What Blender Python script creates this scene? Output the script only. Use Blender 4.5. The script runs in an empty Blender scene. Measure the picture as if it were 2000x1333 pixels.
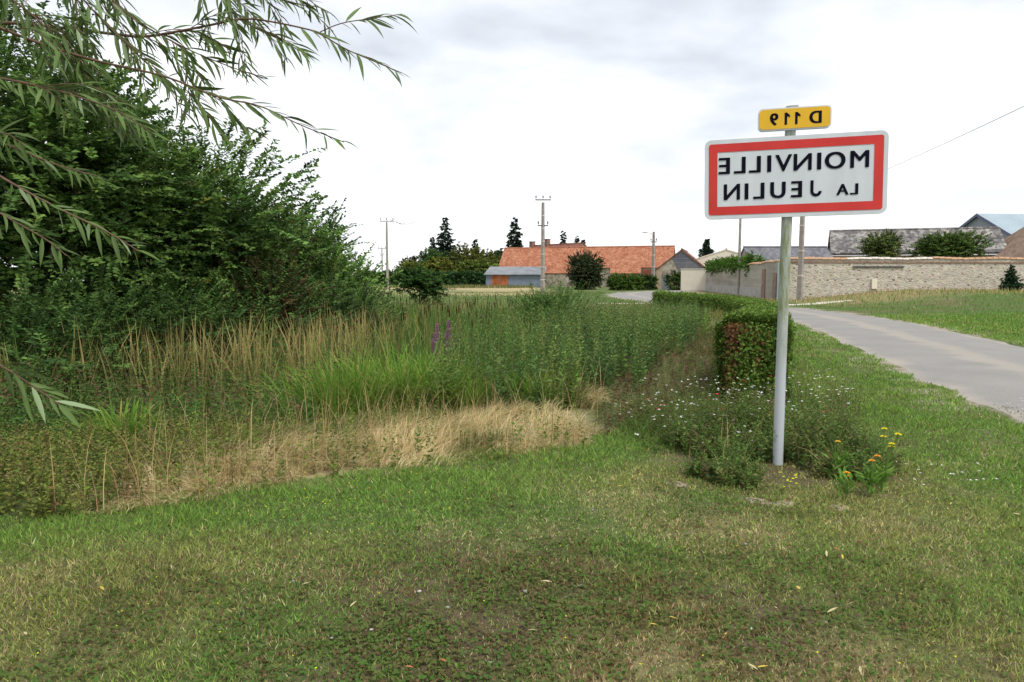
import bpy, math
import numpy as np
from mathutils import Vector, Matrix
R = math.radians
rng = np.random.default_rng(7)
scene = bpy.context.scene
COL = scene.collection

# ------------------------------------------------------------------ camera, sky, sun, exposure
EYE = 1.6
FPX, CX, CY = 1444.4, 1000.0, 666.5           # focal length and centre in photo pixels
PITCH = math.atan(126.5 / FPX)
cd = bpy.data.cameras.new('camera'); cd.lens = 26.0; cd.sensor_width = 36.0
cd.clip_start = 0.05; cd.clip_end = 3000
cam = bpy.data.objects.new('camera', cd); COL.objects.link(cam)
cam.location = (0, 0, EYE); cam.rotation_euler = (math.pi / 2 - PITCH, 0, 0)
scene.camera = cam

SUN_EL, SUN_AZ = R(57), R(145)                # azimuth from +Y towards +X
world = bpy.data.worlds.new('World'); scene.world = world; world.use_nodes = True
wn, wl = world.node_tree.nodes, world.node_tree.links
bg = wn['Background']
sky = wn.new('ShaderNodeTexSky'); sky.sky_type = 'NISHITA'; sky.sun_disc = False
sky.sun_elevation = SUN_EL; sky.sun_rotation = SUN_AZ; sky.dust_density = 2.0
tc = wn.new('ShaderNodeTexCoord'); sep = wn.new('ShaderNodeSeparateXYZ')
wl.new(tc.outputs['Generated'], sep.inputs[0])
def wmath(op, a, b):
    n = wn.new('ShaderNodeMath'); n.operation = op
    for i, v in enumerate((a, b)):
        if isinstance(v, (int, float)): n.inputs[i].default_value = v
        else: wl.new(v, n.inputs[i])
    return n.outputs[0]
zc = wmath('ADD', wmath('MAXIMUM', sep.outputs[2], 0.0), 0.22)
comb = wn.new('ShaderNodeCombineXYZ')
wl.new(wmath('DIVIDE', sep.outputs[0], zc), comb.inputs[0]); wl.new(wmath('DIVIDE', sep.outputs[1], zc), comb.inputs[1])
cn = wn.new('ShaderNodeTexNoise'); cn.inputs['Scale'].default_value = 1.25; cn.inputs['Detail'].default_value = 7
cn.inputs['Roughness'].default_value = 0.5; cn.inputs['Distortion'].default_value = 0.25
wl.new(comb.outputs[0], cn.inputs['Vector'])
cr = wn.new('ShaderNodeValToRGB'); e = cr.color_ramp.elements
e[0].position = 0.36; e[0].color = (4.5, 4.9, 5.5, 1); e[1].position = 0.60; e[1].color = (8.4, 8.5, 8.75, 1)
wl.new(cn.outputs['Fac'], cr.inputs[0])
hz = wn.new('ShaderNodeMapRange'); hz.inputs['From Min'].default_value = 0.05; hz.inputs['From Max'].default_value = 0.27
hz.inputs['To Min'].default_value = 0.5; hz.inputs['To Max'].default_value = 0.0
wl.new(sep.outputs[2], hz.inputs['Value'])
m1 = wn.new('ShaderNodeMix'); m1.data_type = 'RGBA'; wl.new(hz.outputs[0], m1.inputs['Factor'])
wl.new(cr.outputs[0], m1.inputs['A']); m1.inputs['B'].default_value = (10.2, 10.25, 10.3, 1)   # thin bright cloud low down
m2 = wn.new('ShaderNodeMix'); m2.data_type = 'RGBA'; m2.inputs['Factor'].default_value = 0.92
wl.new(sky.outputs[0], m2.inputs['A']); wl.new(m1.outputs['Result'], m2.inputs['B'])
wl.new(m2.outputs['Result'], bg.inputs['Color']); bg.inputs['Strength'].default_value = 0.082

sl = bpy.data.lights.new('sun', 'SUN'); sl.energy = 1.5; sl.angle = R(14); sl.color = (1.0, 0.96, 0.9)
so = bpy.data.objects.new('sun', sl); COL.objects.link(so)
sd = Vector((math.sin(SUN_AZ) * math.cos(SUN_EL), math.cos(SUN_AZ) * math.cos(SUN_EL), math.sin(SUN_EL)))
so.rotation_euler = sd.to_track_quat('Z', 'Y').to_euler(); so.location = (0, 0, 30)
vs = scene.view_settings
vs.view_transform = 'Standard'; vs.look = 'None'; vs.gamma = 1.0; vs.use_curve_mapping = False; vs.exposure = 0.86
scene.cycles.max_bounces = 6; scene.cycles.transparent_max_bounces = 4

# ------------------------------------------------------------------ small maths
def A(*v): return np.array(v, float)
def ray(px, py):
    x = (px - CX) / FPX; v = -(py - CY) / FPX; c, s = math.cos(PITCH), math.sin(PITCH)
    return A(x, c + v * s, -s + v * c)
def gp(px, py, z=0.0):
    d = ray(px, py); return d * ((z - EYE) / d[2]) + A(0, 0, EYE)
def wp(px, py, depth):
    d = ray(px, py); return d * (depth / d[1]) + A(0, 0, EYE)
def unit(v): return v / np.maximum(np.linalg.norm(v, axis=-1, keepdims=True), 1e-9)
def sstep(a, b, x):
    t = np.clip((x - a) / (b - a), 0, 1); return t * t * (3 - 2 * t)
_tab = np.random.default_rng(3).random((256, 256))
def vnoise(x, y, s=1.0, off=0.0):
    x = np.asarray(x) / s + off + 1000.3; y = np.asarray(y) / s + off * 1.7 + 1000.7
    xi = np.floor(x).astype(int); yi = np.floor(y).astype(int); fx = x - xi; fy = y - yi
    fx = fx * fx * (3 - 2 * fx); fy = fy * fy * (3 - 2 * fy)
    g = lambda i, j: _tab[(xi + i) % 256, (yi + j) % 256]
    return (g(0,0)*(1-fx)+g(1,0)*fx)*(1-fy) + (g(0,1)*(1-fx)+g(1,1)*fx)*fy
def fbm(x, y, s=1.0, off=0.0):
    return (vnoise(x,y,s,off) + .5*vnoise(x,y,s/2,off+7) + .25*vnoise(x,y,s/4,off+13)) / 1.75

# ------------------------------------------------------------------ plan of the place
ROAD = A([5.3,-8],[6.1,0],[7.35,7.4],[8.6,12.4],[9.75,17.0],[11.0,22.0],[12.1,27.0],[12.7,31.5],[12.5,36.5],[11.4,43],[10.2,50],[9.7,57],[10.3,65],[12.6,73],[17,79.5],[24,84],[40,90]).reshape(-1,2)
def resample(P, n):
    P = np.asarray(P, float); d = np.r_[0, np.cumsum(np.linalg.norm(np.diff(P, axis=0), axis=1))]
    # Catmull-Rom-like smoothing by interpolating then box filtering
    t = np.linspace(0, d[-1], n); Q = np.stack([np.interp(t, d, P[:,k]) for k in range(P.shape[1])], 1)
    k = max(3, n // len(P)); k += 1 - k % 2
    pad = np.concatenate([np.repeat(Q[:1], k//2, 0), Q, np.repeat(Q[-1:], k//2, 0)])
    S = np.stack([np.convolve(pad[:,j], np.ones(k)/k, 'valid') for j in range(P.shape[1])], 1)
    S[0], S[-1] = Q[0], Q[-1]; return S
ROADC = resample(ROAD, 220)
def road_sd(x, y):
    """signed distance to the road centre line, positive to its right"""
    x = np.asarray(x, float); y = np.asarray(y, float); best = np.full(x.shape, 1e9); sg = np.ones(x.shape)
    C = ROADC[::6]
    for a, b in zip(C[:-1], C[1:]):
        d = b - a; L = d @ d; t = np.clip(((x-a[0])*d[0] + (y-a[1])*d[1]) / L, 0, 1)
        ex = x - a[0] - t*d[0]; ey = y - a[1] - t*d[1]; r = np.hypot(ex, ey)
        s = np.sign(d[1]*ex - d[0]*ey); m = r < best
        best = np.where(m, r, best); sg = np.where(m, s, sg)
    return best * sg
HEDGE = A([3.0,9.2],[4.05,12],[5.4,15.8],[7.0,20],[8.2,24],[9.1,28.5],[9.35,33],[8.9,38],[8.3,42]).reshape(-1,2)
def hedge_x(y): return np.interp(y, HEDGE[:,1], HEDGE[:,0])
_ex = [-14,-6,-3.3,-1.9,-.85,.1,.6,1.05,1.5,2.0,2.6,3.0]; _ey = [3.2,3.9,4.5,5.3,6.0,6.35,6.7,7.3,8.2,9.0,9.7,10.2]
def edge_y(x): return np.interp(x, _ex, _ey) + .12*(vnoise(x, x*0, .7, 2.) - .5)
def rough(x, y):
    """how far inside the rough marshy hollow a point lies, in metres (negative outside)"""
    a = (y - edge_y(x)) * .85; b = (hedge_x(np.maximum(y, 9.2)) - .45 - x); b = np.where(y < 9.2, np.maximum(b, 3.2 - x), b)
    return np.minimum(np.minimum(a, b), 43 - y)
def gz(x, y):
    x = np.asarray(x, float); y = np.asarray(y, float)
    r = rough(x, y)
    z = -0.92 * sstep(1.5, 5.6, r)
    s = road_sd(x, y)
    z = z + .62 * sstep(3.2, 15, s) * sstep(16, 27, x) * sstep(8, 20, y) * (1 - sstep(62, 72, y))
    z = z + .05 * (vnoise(x, y, 2.5, 4.) - .5) * (np.abs(s) > 2.6) + .02 * (vnoise(x, y, .6, 9.) - .5) * (np.abs(s) > 2.4)
    return z - np.maximum(y - 150, 0) * .013

# ------------------------------------------------------------------ materials
def new_mat(name):
    m = bpy.data.materials.new(name); m.use_nodes = True
    return m, m.node_tree.nodes, m.node_tree.links, m.node_tree.nodes['Principled BSDF']
def solid(name, col, rough_=.7, metal=0.0, var=.18, scale=6.0, bump=0.0, spec=.4, coords='Object', stretch=None):
    m, n, l, b = new_mat(name)
    t = n.new('ShaderNodeTexCoord'); no = n.new('ShaderNodeTexNoise'); no.inputs['Scale'].default_value = scale; no.inputs['Detail'].default_value = 6
    src = t.outputs[coords]
    if stretch: mp = n.new('ShaderNodeMapping'); mp.inputs['Scale'].default_value = stretch; l.new(src, mp.inputs[0]); src = mp.outputs[0]
    l.new(src, no.inputs['Vector'])
    r = n.new('ShaderNodeValToRGB'); e = r.color_ramp.elements
    e[0].position = .3; e[1].position = .7
    e[0].color = (*[c*(1-var) for c in col], 1); e[1].color = (*[min(1, c*(1+var)) for c in col], 1)
    l.new(no.outputs['Fac'], r.inputs[0]); l.new(r.outputs[0], b.inputs['Base Color'])
    b.inputs['Roughness'].default_value = rough_; b.inputs['Metallic'].default_value = metal; b.inputs['Specular IOR Level'].default_value = spec
    if bump:
        bp = n.new('ShaderNodeBump'); bp.inputs['Strength'].default_value = bump; bp.inputs['Distance'].default_value = .02
        l.new(no.outputs['Fac'], bp.inputs['Height']); l.new(bp.outputs[0], b.inputs['Normal'])
    return m
def foliage(name, trans=.3, rough_=.55, spec=.3, rnd=False, base=None):
    m, n, l, b = new_mat(name)
    if rnd:
        oi = n.new('ShaderNodeObjectInfo'); hs = n.new('ShaderNodeHueSaturation'); hs.inputs['Color'].default_value = (*base, 1)
        mr = n.new('ShaderNodeMapRange'); mr.inputs['To Min'].default_value = .65; mr.inputs['To Max'].default_value = 1.45
        l.new(oi.outputs['Random'], mr.inputs['Value']); l.new(mr.outputs[0], hs.inputs['Value']); src = hs.outputs[0]
    else:
        a = n.new('ShaderNodeAttribute'); a.attribute_name = 'Col'; src = a.outputs['Color']
    l.new(src, b.inputs['Base Color']); b.inputs['Roughness'].default_value = rough_; b.inputs['Specular IOR Level'].default_value = spec
    if trans:
        tr = n.new('ShaderNodeBsdfTranslucent'); l.new(src, tr.inputs['Color'])
        mx = n.new('ShaderNodeMixShader'); mx.inputs[0].default_value = trans
        l.new(b.outputs[0], mx.inputs[1]); l.new(tr.outputs[0], mx.inputs[2]); l.new(mx.outputs[0], n['Material Output'].inputs[0])
    return m
M = {}
M['leaf'] = foliage('leaf_green', .32, .6, .1); M['grass'] = foliage('grass_blade', .38, .65, .07); M['bark'] = solid('bark', (.10,.075,.05), .9, var=.4, scale=14, bump=.5)
M['twig'] = solid('twig', (.11,.06,.035), .7, var=.3, scale=30); M['petal'] = foliage('petal', .25, .5, .2)
M['willow'] = foliage('willow_leaf', .3, .5, .22, True, (.10,.16,.045))
M['willow_pale'] = foliage('willow_leaf_pale', .25, .5, .22, True, (.20,.27,.14))
M['concrete'] = solid('pole_concrete', (.30,.27,.24), .85, var=.2, scale=3, bump=.2)
M['galv'] = solid('galvanised', (.42,.43,.44), .45, .6, .15, 10)
M['dark'] = solid('dark_metal', (.05,.05,.055), .6); M['wire'] = solid('wire', (.12,.12,.13), .6)

# ------------------------------------------------------------------ mesh helpers
def build(name, V, faces, mat, parent=None, C=None, smooth=False):
    """faces: list of int arrays (n,k)"""
    V = np.asarray(V, np.float32); me = bpy.data.meshes.new(name)
    faces = [np.asarray(f, np.int32) for f in faces if len(f)]
    tot = np.concatenate([np.full(len(f), f.shape[1], np.int32) for f in faces]); idx = np.concatenate([f.ravel() for f in faces])
    me.vertices.add(len(V)); me.vertices.foreach_set('co', V.ravel())
    me.loops.add(len(idx)); me.loops.foreach_set('vertex_index', idx)
    me.polygons.add(len(tot)); me.polygons.foreach_set('loop_start', np.r_[0, np.cumsum(tot)[:-1]].astype(np.int32))
    me.polygons.foreach_set('loop_total', tot)
    me.polygons.foreach_set('use_smooth', np.full(len(tot), bool(smooth)))
    me.update(calc_edges=True)
    if C is not None:
        at = me.color_attributes.new('Col', 'FLOAT_COLOR', 'POINT'); C = np.asarray(C, np.float32)
        at.data.foreach_set('color', np.c_[C[:, :3], np.ones(len(C), np.float32)].astype(np.float32).ravel())
    me.validate(); me.materials.append(M[mat] if isinstance(mat, str) else mat)
    return link(name, me, parent)
def link(name, me, parent=None):
    o = bpy.data.objects.new(name, me); COL.objects.link(o)
    if parent: o.parent = parent
    return o
def tag(o, label=None, cat=None, group=None, kind=None):
    for k, v in (('label', label), ('category', cat), ('group', group), ('kind', kind)):
        if v: o[k] = v
    return o
def thing(name, label, cat, loc=(0,0,0), group=None, rz=0.0):
    o = bpy.data.objects.new(name, None); COL.objects.link(o); o.location = loc; o.rotation_euler.z = rz
    o.empty_display_size = .2
    return tag(o, label, cat, group)
class MB:
    """collects boxes, prisms and tubes into one mesh"""
    def __init__(s): s.V = []; s.F = {}; s.n = 0
    def add(s, V, F):
        V = np.asarray(V, float)
        for f in F: s.F.setdefault(len(f), []).append([i + s.n for i in f])
        s.V.append(V); s.n += len(V); return s
    def box(s, a, b, M_=None):
        a, b = np.minimum(a, b), np.maximum(a, b)
        V = A(*[[ (a,b)[i][0], (a,b)[j][1], (a,b)[k][2]] for i in (0,1) for j in (0,1) for k in (0,1)]).reshape(-1,3)
        if M_ is not None: V = V @ np.asarray(M_)[:3,:3].T + np.asarray(M_)[:3,3]
        return s.add(V, [(0,1,3,2),(4,6,7,5),(0,4,5,1),(2,3,7,6),(0,2,6,4),(1,5,7,3)])
    def poly(s, pts, thick=None):
        """flat polygon, extruded along its normal when thick is given"""
        P = np.asarray(pts, float); n = len(P)
        if thick is None: return s.add(P, [tuple(range(n))])
        nn = np.cross(P[1]-P[0], P[2]-P[0]); nn = nn/np.linalg.norm(nn)*thick
        return s.add(np.r_[P, P-nn], [tuple(range(n)), tuple(range(2*n-1, n-1, -1))] + [(i, i+n, (i+1)%n+n, (i+1)%n) for i in range(n)])
    def tube(s, P, r, sides=6, cap=True):
        V, F = tube(P, r, sides); s.add(V, [tuple(f) for f in F])
        if cap: s.add(V[-sides:], [tuple(range(sides))])
        return s
    def build(s, name, mat, parent=None, smooth=False):
        return build(name, np.concatenate(s.V), [np.array(v) for v in s.F.values()], mat, parent, smooth=smooth)
def tube(P, r, sides=6):
    P = np.asarray(P, float); n = len(P); r = np.broadcast_to(np.asarray(r, float), (n,))
    T = unit(np.gradient(P, axis=0)); ref = np.where(np.abs(T[:, 2:3]) > .9, A([1,0,0]), A([0,0,1]))
    X = unit(np.cross(T, ref)); Y = np.cross(T, X); a = np.linspace(0, 2*np.pi, sides, endpoint=False)
    V = P[:,None] + r[:,None,None]*(np.cos(a)[None,:,None]*X[:,None] + np.sin(a)[None,:,None]*Y[:,None])
    i = np.arange(n-1)[:,None]*sides; j = np.arange(sides)[None]; k = (j+1) % sides
    F = np.stack([i+j, i+k, i+sides+k, i+sides+j], -1).reshape(-1,4)
    return V.reshape(-1,3), F
def tubes(list_):
    Vs, Fs, n = [], [], 0
    for P, r, sd_ in list_:
        V, F = tube(P, r, sd_); Vs.append(V); Fs.append(F+n); n += len(V)
    return np.concatenate(Vs), np.concatenate(Fs)
def colvar(n, base, var=.22, hue=.10, g=rng):
    c = np.asarray(base)[None] * (1 + var*g.normal(size=(n,1))).clip(.4,1.9)
    return (c * (1 + hue*g.normal(size=(n,3)))).clip(.003, .9)
def pick(n, cols, p, g=rng, var=.2, hue=.08):
    i = g.choice(len(cols), n, p=np.asarray(p)/np.sum(p)); return colvar(n, np.ones(3), var, hue, g) * np.asarray(cols)[i]
def leaves(P, D, N, L, W, C, fold=.25):
    D = unit(D); S = unit(np.cross(D, N)); N = np.cross(S, D); L = np.broadcast_to(L, (len(P),))[:,None]; W = np.broadcast_to(W, (len(P),))[:,None]
    mid = P + D*L*.45 + N*W*fold
    V = np.stack([P, mid+S*W/2, P+D*L, mid-S*W/2], 1).reshape(-1,3)
    i = np.arange(len(P))[:,None]*4
    return V, np.concatenate([i+A(0,3,2).astype(int), i+A(0,2,1).astype(int)]), np.repeat(C, 4, 0)
def blades(P, H, W, az, bend, C, segs=3, tip=None, g=rng):
    n = len(P); t = np.linspace(0, 1, segs+1); H = np.broadcast_to(H, (n,)); W = np.broadcast_to(W, (n,)); bend = np.broadcast_to(bend, (n,))
    d = np.stack([np.cos(az), np.sin(az), 0*az], 1); tw = az + np.pi/2 + g.normal(size=n)*.7
    s = np.stack([np.cos(tw), np.sin(tw), 0*tw], 1); V = []; Cc = []
    tipc = C if tip is None else tip
    for k, tk in enumerate(t):
        c = P + d*(H*bend*tk**2)[:,None] + A(0,0,1)*(H*(tk - .45*bend*tk**2.5))[:,None]
        cc = C*(1-tk) + tipc*tk
        if k == segs: V += [c]; Cc += [cc]
        else:
            w = (W*.5*(1-.75*tk**1.5))[:,None]; V += [c-s*w, c+s*w]; Cc += [cc, cc]
    m = 2*segs+1; V = np.stack(V, 1).reshape(-1,3); Cc = np.stack(Cc, 1).reshape(-1,3)
    i = np.arange(n)[:,None]*m
    Q = np.concatenate([i+A(2*k,2*k+1,2*k+3,2*k+2).astype(int) for k in range(segs-1)]) if segs > 1 else np.zeros((0,4),int)
    T = i + A(2*segs-2, 2*segs-1, 2*segs).astype(int)
    return V, Q, T, Cc
class Veg:
    """collects leaves, blades and stems with colours into one mesh"""
    def __init__(s): s.V=[]; s.T=[]; s.Q=[]; s.C=[]; s.n=0
    def leaves(s, *a, **k):
        V, T, C = leaves(*a, **k); s.V.append(V); s.T.append(T+s.n); s.C.append(C); s.n += len(V)
    def blades(s, *a, **k):
        V, Q, T, C = blades(*a, **k); s.V.append(V); s.Q.append(Q+s.n); s.T.append(T+s.n); s.C.append(C); s.n += len(V)
    def tubes(s, lst, col):
        V, F = tubes(lst); s.V.append(V); s.Q.append(F+s.n); s.C.append(np.tile(col, (len(V),1))); s.n += len(V)
    def build(s, name, mat='leaf', parent=None):
        fs = []
        if s.T: fs.append(np.concatenate(s.T))
        if s.Q: fs.append(np.concatenate(s.Q))
        return build(name, np.concatenate(s.V), fs, mat, parent, (np.concatenate(s.C)*A(1.5,1.5,1.32)).clip(0,.85), True)
def rnd_dirs(n, g=rng): return unit(g.normal(size=(n,3)))

# ------------------------------------------------------------------ ground
def axis(segs):
    out = [segs[0][0]]
    for a, b, st in segs: out += list(np.linspace(a, b, max(2, int(round((b-a)/st))+1))[1:])
    return np.array(out)
gx = axis([(-600,-60,60),(-60,-14,3),(-14,14,.16),(14,45,.6),(45,90,5),(90,600,60)])
gy = axis([(-60,0,6),(0,2,.4),(2,13,.13),(13,50,.4),(50,130,2),(130,170,5),(170,1500,90)])
X, Y = np.meshgrid(gx, gy, indexing='ij'); Z = gz(X, Y)
def ground_colour(x, y):
    n1 = fbm(x, y, 1.6); n2 = fbm(x, y, .45, 5.); r = rough(x, y); s = road_sd(x, y)
    lawn = A(.085,.115,.038); olive = A(.13,.13,.055); soil = A(.10,.08,.048); straw = A(.27,.22,.115)
    mixc = lambda a, b, t: a + (b-a)*np.clip(t,0,1)[...,None]
    c = mixc(np.broadcast_to(lawn, x.shape+(3,)), olive, (n1-.42)*4)
    bare = np.exp(-((x-.25)/1.15)**4-((y-3.5)/.95)**4)
    c = mixc(c, soil, (n2-.64+.28*bare)*5)
    c = mixc(c, straw*.8, (fbm(x,y,.8,21.)-.66)*5)
    c = mixc(c, A(.06,.06,.028), sstep(1.6, 3.0, r))
    dry = sstep(-.1,.4,r)*(1-sstep(2.7,3.6,r))*sstep(-3.4,-2.5,x)*(1-sstep(.6,1.1,x))
    c = mixc(c, A(.36,.29,.16), dry*.8)
    far = sstep(40, 46, y)*(s < 0)
    c = mixc(c, A(.095,.145,.04), far*.9)
    field = far*np.clip(sstep(58,66,y)*(1-sstep(3,6,x))*(1-sstep(103,108,y)) + .5*(vnoise(x,y,14.,3.)-.55), 0, 1)
    c = mixc(c, A(.42,.34,.19), field*(.45+.55*sstep(.38,.52,fbm(x,y,7.,11.))))
    bank = (s > 2.3)
    c = mixc(c, A(.085,.14,.035), bank*.75*(1-(n1>.6)))
    c = mixc(c, A(.36,.28,.15), bank*sstep(38,46,y+3*(n1-.5))*(x>17)*.5)
    edge = sstep(.8,.15,np.abs(np.abs(s)-2.05))
    c = mixc(c, A(.36,.31,.25), edge*sstep(.35,.6,n2)*.9)
    bed = np.exp(-(((x-2.33)/.9)**4+((y-6.5)/1.0)**4)); c = mixc(c, A(.10,.075,.05), bed)
    return c
GC = ground_colour(X, Y)
nx, ny = X.shape; ii = (np.arange(nx-1)[:,None]*ny + np.arange(ny-1)[None]).ravel()
def ground_mat():
    m, n, l, b = new_mat('ground_soil')
    a = n.new('ShaderNodeAttribute'); a.attribute_name = 'Col'
    t = n.new('ShaderNodeTexCoord'); no = n.new('ShaderNodeTexNoise'); no.inputs['Scale'].default_value = 9; no.inputs['Detail'].default_value = 9; no.inputs['Roughness'].default_value = .7
    l.new(t.outputs['Object'], no.inputs['Vector'])
    mr = n.new('ShaderNodeMapRange'); mr.inputs['From Min'].default_value = .3; mr.inputs['From Max'].default_value = .7; mr.inputs['To Min'].default_value = .55; mr.inputs['To Max'].default_value = 1.4
    l.new(no.outputs['Fac'], mr.inputs['Value'])
    mx = n.new('ShaderNodeMix'); mx.data_type = 'RGBA'; mx.blend_type = 'MULTIPLY'; mx.inputs['Factor'].default_value = 1
    l.new(a.outputs['Color'], mx.inputs['A']); l.new(mr.outputs[0], mx.inputs['B']); l.new(mx.outputs['Result'], b.inputs['Base Color'])
    b.inputs['Roughness'].default_value = .95; b.inputs['Specular IOR Level'].default_value = .1
    bp = n.new('ShaderNodeBump'); bp.inputs['Strength'].default_value = .7; bp.inputs['Distance'].default_value = .03
    l.new(no.outputs['Fac'], bp.inputs['Height']); l.new(bp.outputs[0], b.inputs['Normal'])
    return m
tag(build('ground', np.stack([X,Y,Z],-1).reshape(-1,3), [np.stack([ii,ii+ny,ii+ny+1,ii+1],1)], ground_mat(), C=GC.reshape(-1,3), smooth=True), 'grassy ground round the marshy hollow and village road', kind='structure')

# ------------------------------------------------------------------ road
def ribbon(name, C, halfw, lift, mat, wob=.0, across=15, crown=.03):
    C = np.asarray(C); T = unit(np.gradient(C, axis=0)); Nn = np.stack([T[:,1], -T[:,0]], 1); n = len(C)
    u = np.linspace(-1, 1, across); s = np.r_[0, np.cumsum(np.linalg.norm(np.diff(C,axis=0),axis=1))]
    w = halfw*(1 + wob*(np.stack([vnoise(s, s*0, .8, 3.), vnoise(s, s*0, .8, 33.)],1) - .5)*2)
    ww = np.where(u[None]<0, w[:,:1], w[:,1:])
    XY = C[:,None] + (u[None]*ww)[...,None]*Nn[:,None]
    z = gz(XY[...,0], XY[...,1]) + lift*(1-u[None]**8) - .012*u[None]**8 + crown*(1-u[None]**2)
    V = np.concatenate([XY, z[...,None]], -1).reshape(-1,3)
    i = (np.arange(n-1)[:,None]*across + np.arange(across-1)[None]).ravel()
    o = build(name, V, [np.stack([i,i+1,i+across+1,i+across],1)], mat, smooth=True)
    uv = o.data.uv_layers.new(name='UVMap'); UV = np.stack([np.broadcast_to(u[None], XY.shape[:2]), np.broadcast_to(s[:,None], XY.shape[:2])], -1).reshape(-1,2)
    li = np.zeros(len(o.data.loops), np.int32); o.data.loops.foreach_get('vertex_index', li); uv.data.foreach_set('uv', UV[li].astype(np.float32).ravel())
    return tag(o, kind='structure')
def road_mat():
    m, n, l, b = new_mat('worn_asphalt')
    uv = n.new('ShaderNodeUVMap'); t = n.new('ShaderNodeTexCoord'); sx = n.new('ShaderNodeSeparateXYZ'); l.new(uv.outputs[0], sx.inputs[0])
    n1 = n.new('ShaderNodeTexNoise'); n1.inputs['Scale'].default_value = .9; n1.inputs['Detail'].default_value = 8; l.new(t.outputs['Object'], n1.inputs[0])
    n2 = n.new('ShaderNodeTexNoise'); n2.inputs['Scale'].default_value = 45; n2.inputs['Detail'].default_value = 5; l.new(t.outputs['Object'], n2.inputs[0])
    def mth(op, a, c, d=None):
        q = n.new('ShaderNodeMath'); q.operation = op
        for i, v in enumerate((a, c, d)):
            if v is None: continue
            if isinstance(v, (int,float)): q.inputs[i].default_value = v
            else: l.new(v, q.inputs[i])
        return q.outputs[0]
    r = n.new('ShaderNodeValToRGB'); e = r.color_ramp.elements; e[0].color = (.195,.186,.172,1); e[1].color = (.31,.298,.275,1); e[0].position=.3; e[1].position=.7
    l.new(mth('ADD', mth('MULTIPLY', n1.outputs['Fac'], .35), mth('MULTIPLY', n2.outputs['Fac'], .65)), r.inputs[0])
    # loose pale grit gathered between the wheel tracks and along the edges
    wob = mth('MULTIPLY', mth('SUBTRACT', n1.outputs['Fac'], .5), .5)
    du = mth('ABSOLUTE', mth('ADD', mth('ADD', sx.outputs[0], .04), wob), 0)
    cs = n.new('ShaderNodeMapRange'); cs.inputs['From Min'].default_value=.20; cs.inputs['From Max'].default_value=.06; l.new(du, cs.inputs[0])
    es = n.new('ShaderNodeMapRange'); es.inputs['From Min'].default_value=.80; es.inputs['From Max'].default_value=1.0
    l.new(mth('ADD', mth('ABSOLUTE', sx.outputs[0], 0), wob), es.inputs[0])
    gr = mth('MULTIPLY', mth('MAXIMUM', mth('MULTIPLY', cs.outputs[0], .6), es.outputs[0]), mth('ADD', mth('MULTIPLY', n2.outputs['Fac'], .9), .25))
    mx = n.new('ShaderNodeMix'); mx.data_type='RGBA'; l.new(gr, mx.inputs['Factor']); l.new(r.outputs[0], mx.inputs['A']); mx.inputs['B'].default_value=(.40,.35,.28,1)
    l.new(mx.outputs['Result'], b.inputs['Base Color']); b.inputs['Roughness'].default_value=.85; b.inputs['Specular IOR Level'].default_value=.25
    bp = n.new('ShaderNodeBump'); bp.inputs['Strength'].default_value=.35; bp.inputs['Distance'].default_value=.01; l.new(n2.outputs['Fac'], bp.inputs['Height']); l.new(bp.outputs[0], b.inputs['Normal'])
    return m
ribbon('road', resample(ROAD, 420), 2.0, .02, road_mat(), .07)
M['gravel'] = solid('pale_gravel', (.55,.50,.42), .9, var=.25, scale=20, bump=.4)
ribbon('gravel_track', resample(A([13.6,40.2],[15.5,41.5],[18,43.5],[20.5,45.2]).reshape(-1,2), 40), .55, .012, M['gravel'], .35, 5, .01)
ribbon('gravel_path', resample(A([9.4,44.6],[8,44.2],[6.4,44.0],[5.0,43.9]).reshape(-1,2), 40), .42, .012, M['gravel'], .3, 5, .01)

# ------------------------------------------------------------------ town sign (lettering runs mirrored, as the photograph shows it)
M['sign_white'] = solid('sign_white', (.60,.64,.66), .65, spec=.15, var=.07, scale=7, stretch=(1,1,.25)); M['sign_red'] = solid('sign_red', (.60,.05,.045), .65, spec=.15, var=.12, scale=3)
M['sign_yellow'] = solid('sign_yellow', (.74,.43,.012), .4, var=.06, scale=8); M['sign_ink'] = solid('sign_ink', (.006,.006,.014), .7, var=.2, spec=.05)
M['sign_back'] = solid('sign_back', (.40,.41,.42), .5, .3)
def post_mat():
    m, n, l, b = new_mat('post_paint')
    t = n.new('ShaderNodeTexCoord'); mp = n.new('ShaderNodeMapping'); mp.inputs['Scale'].default_value = (9,9,1.6); l.new(t.outputs['Object'], mp.inputs[0])
    no = n.new('ShaderNodeTexNoise'); no.inputs['Scale'].default_value=2.2; no.inputs['Detail'].default_value=9; no.inputs['Roughness'].default_value=.7; l.new(mp.outputs[0], no.inputs[0])
    sx = n.new('ShaderNodeSeparateXYZ'); l.new(t.outputs['Object'], sx.inputs[0])
    g = n.new('ShaderNodeMapRange'); g.inputs['From Min'].default_value=.7; g.inputs['From Max'].default_value=1.3; l.new(sx.outputs[2], g.inputs[0])   # algae grows on the upper part
    a = n.new('ShaderNodeMath'); a.operation='MULTIPLY'; r0 = n.new('ShaderNodeMapRange'); r0.inputs['From Min'].default_value=.36; r0.inputs['From Max'].default_value=.6; l.new(no.outputs['Fac'], r0.inputs[0])
    l.new(g.outputs[0], a.inputs[0]); l.new(r0.outputs[0], a.inputs[1])
    mx = n.new('ShaderNodeMix'); mx.data_type='RGBA'; l.new(a.outputs[0], mx.inputs['Factor']); mx.inputs['A'].default_value=(.46,.49,.51,1); mx.inputs['B'].default_value=(.20,.23,.10,1)
    l.new(mx.outputs['Result'], b.inputs['Base Color']); b.inputs['Roughness'].default_value=.5
    return m
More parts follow.
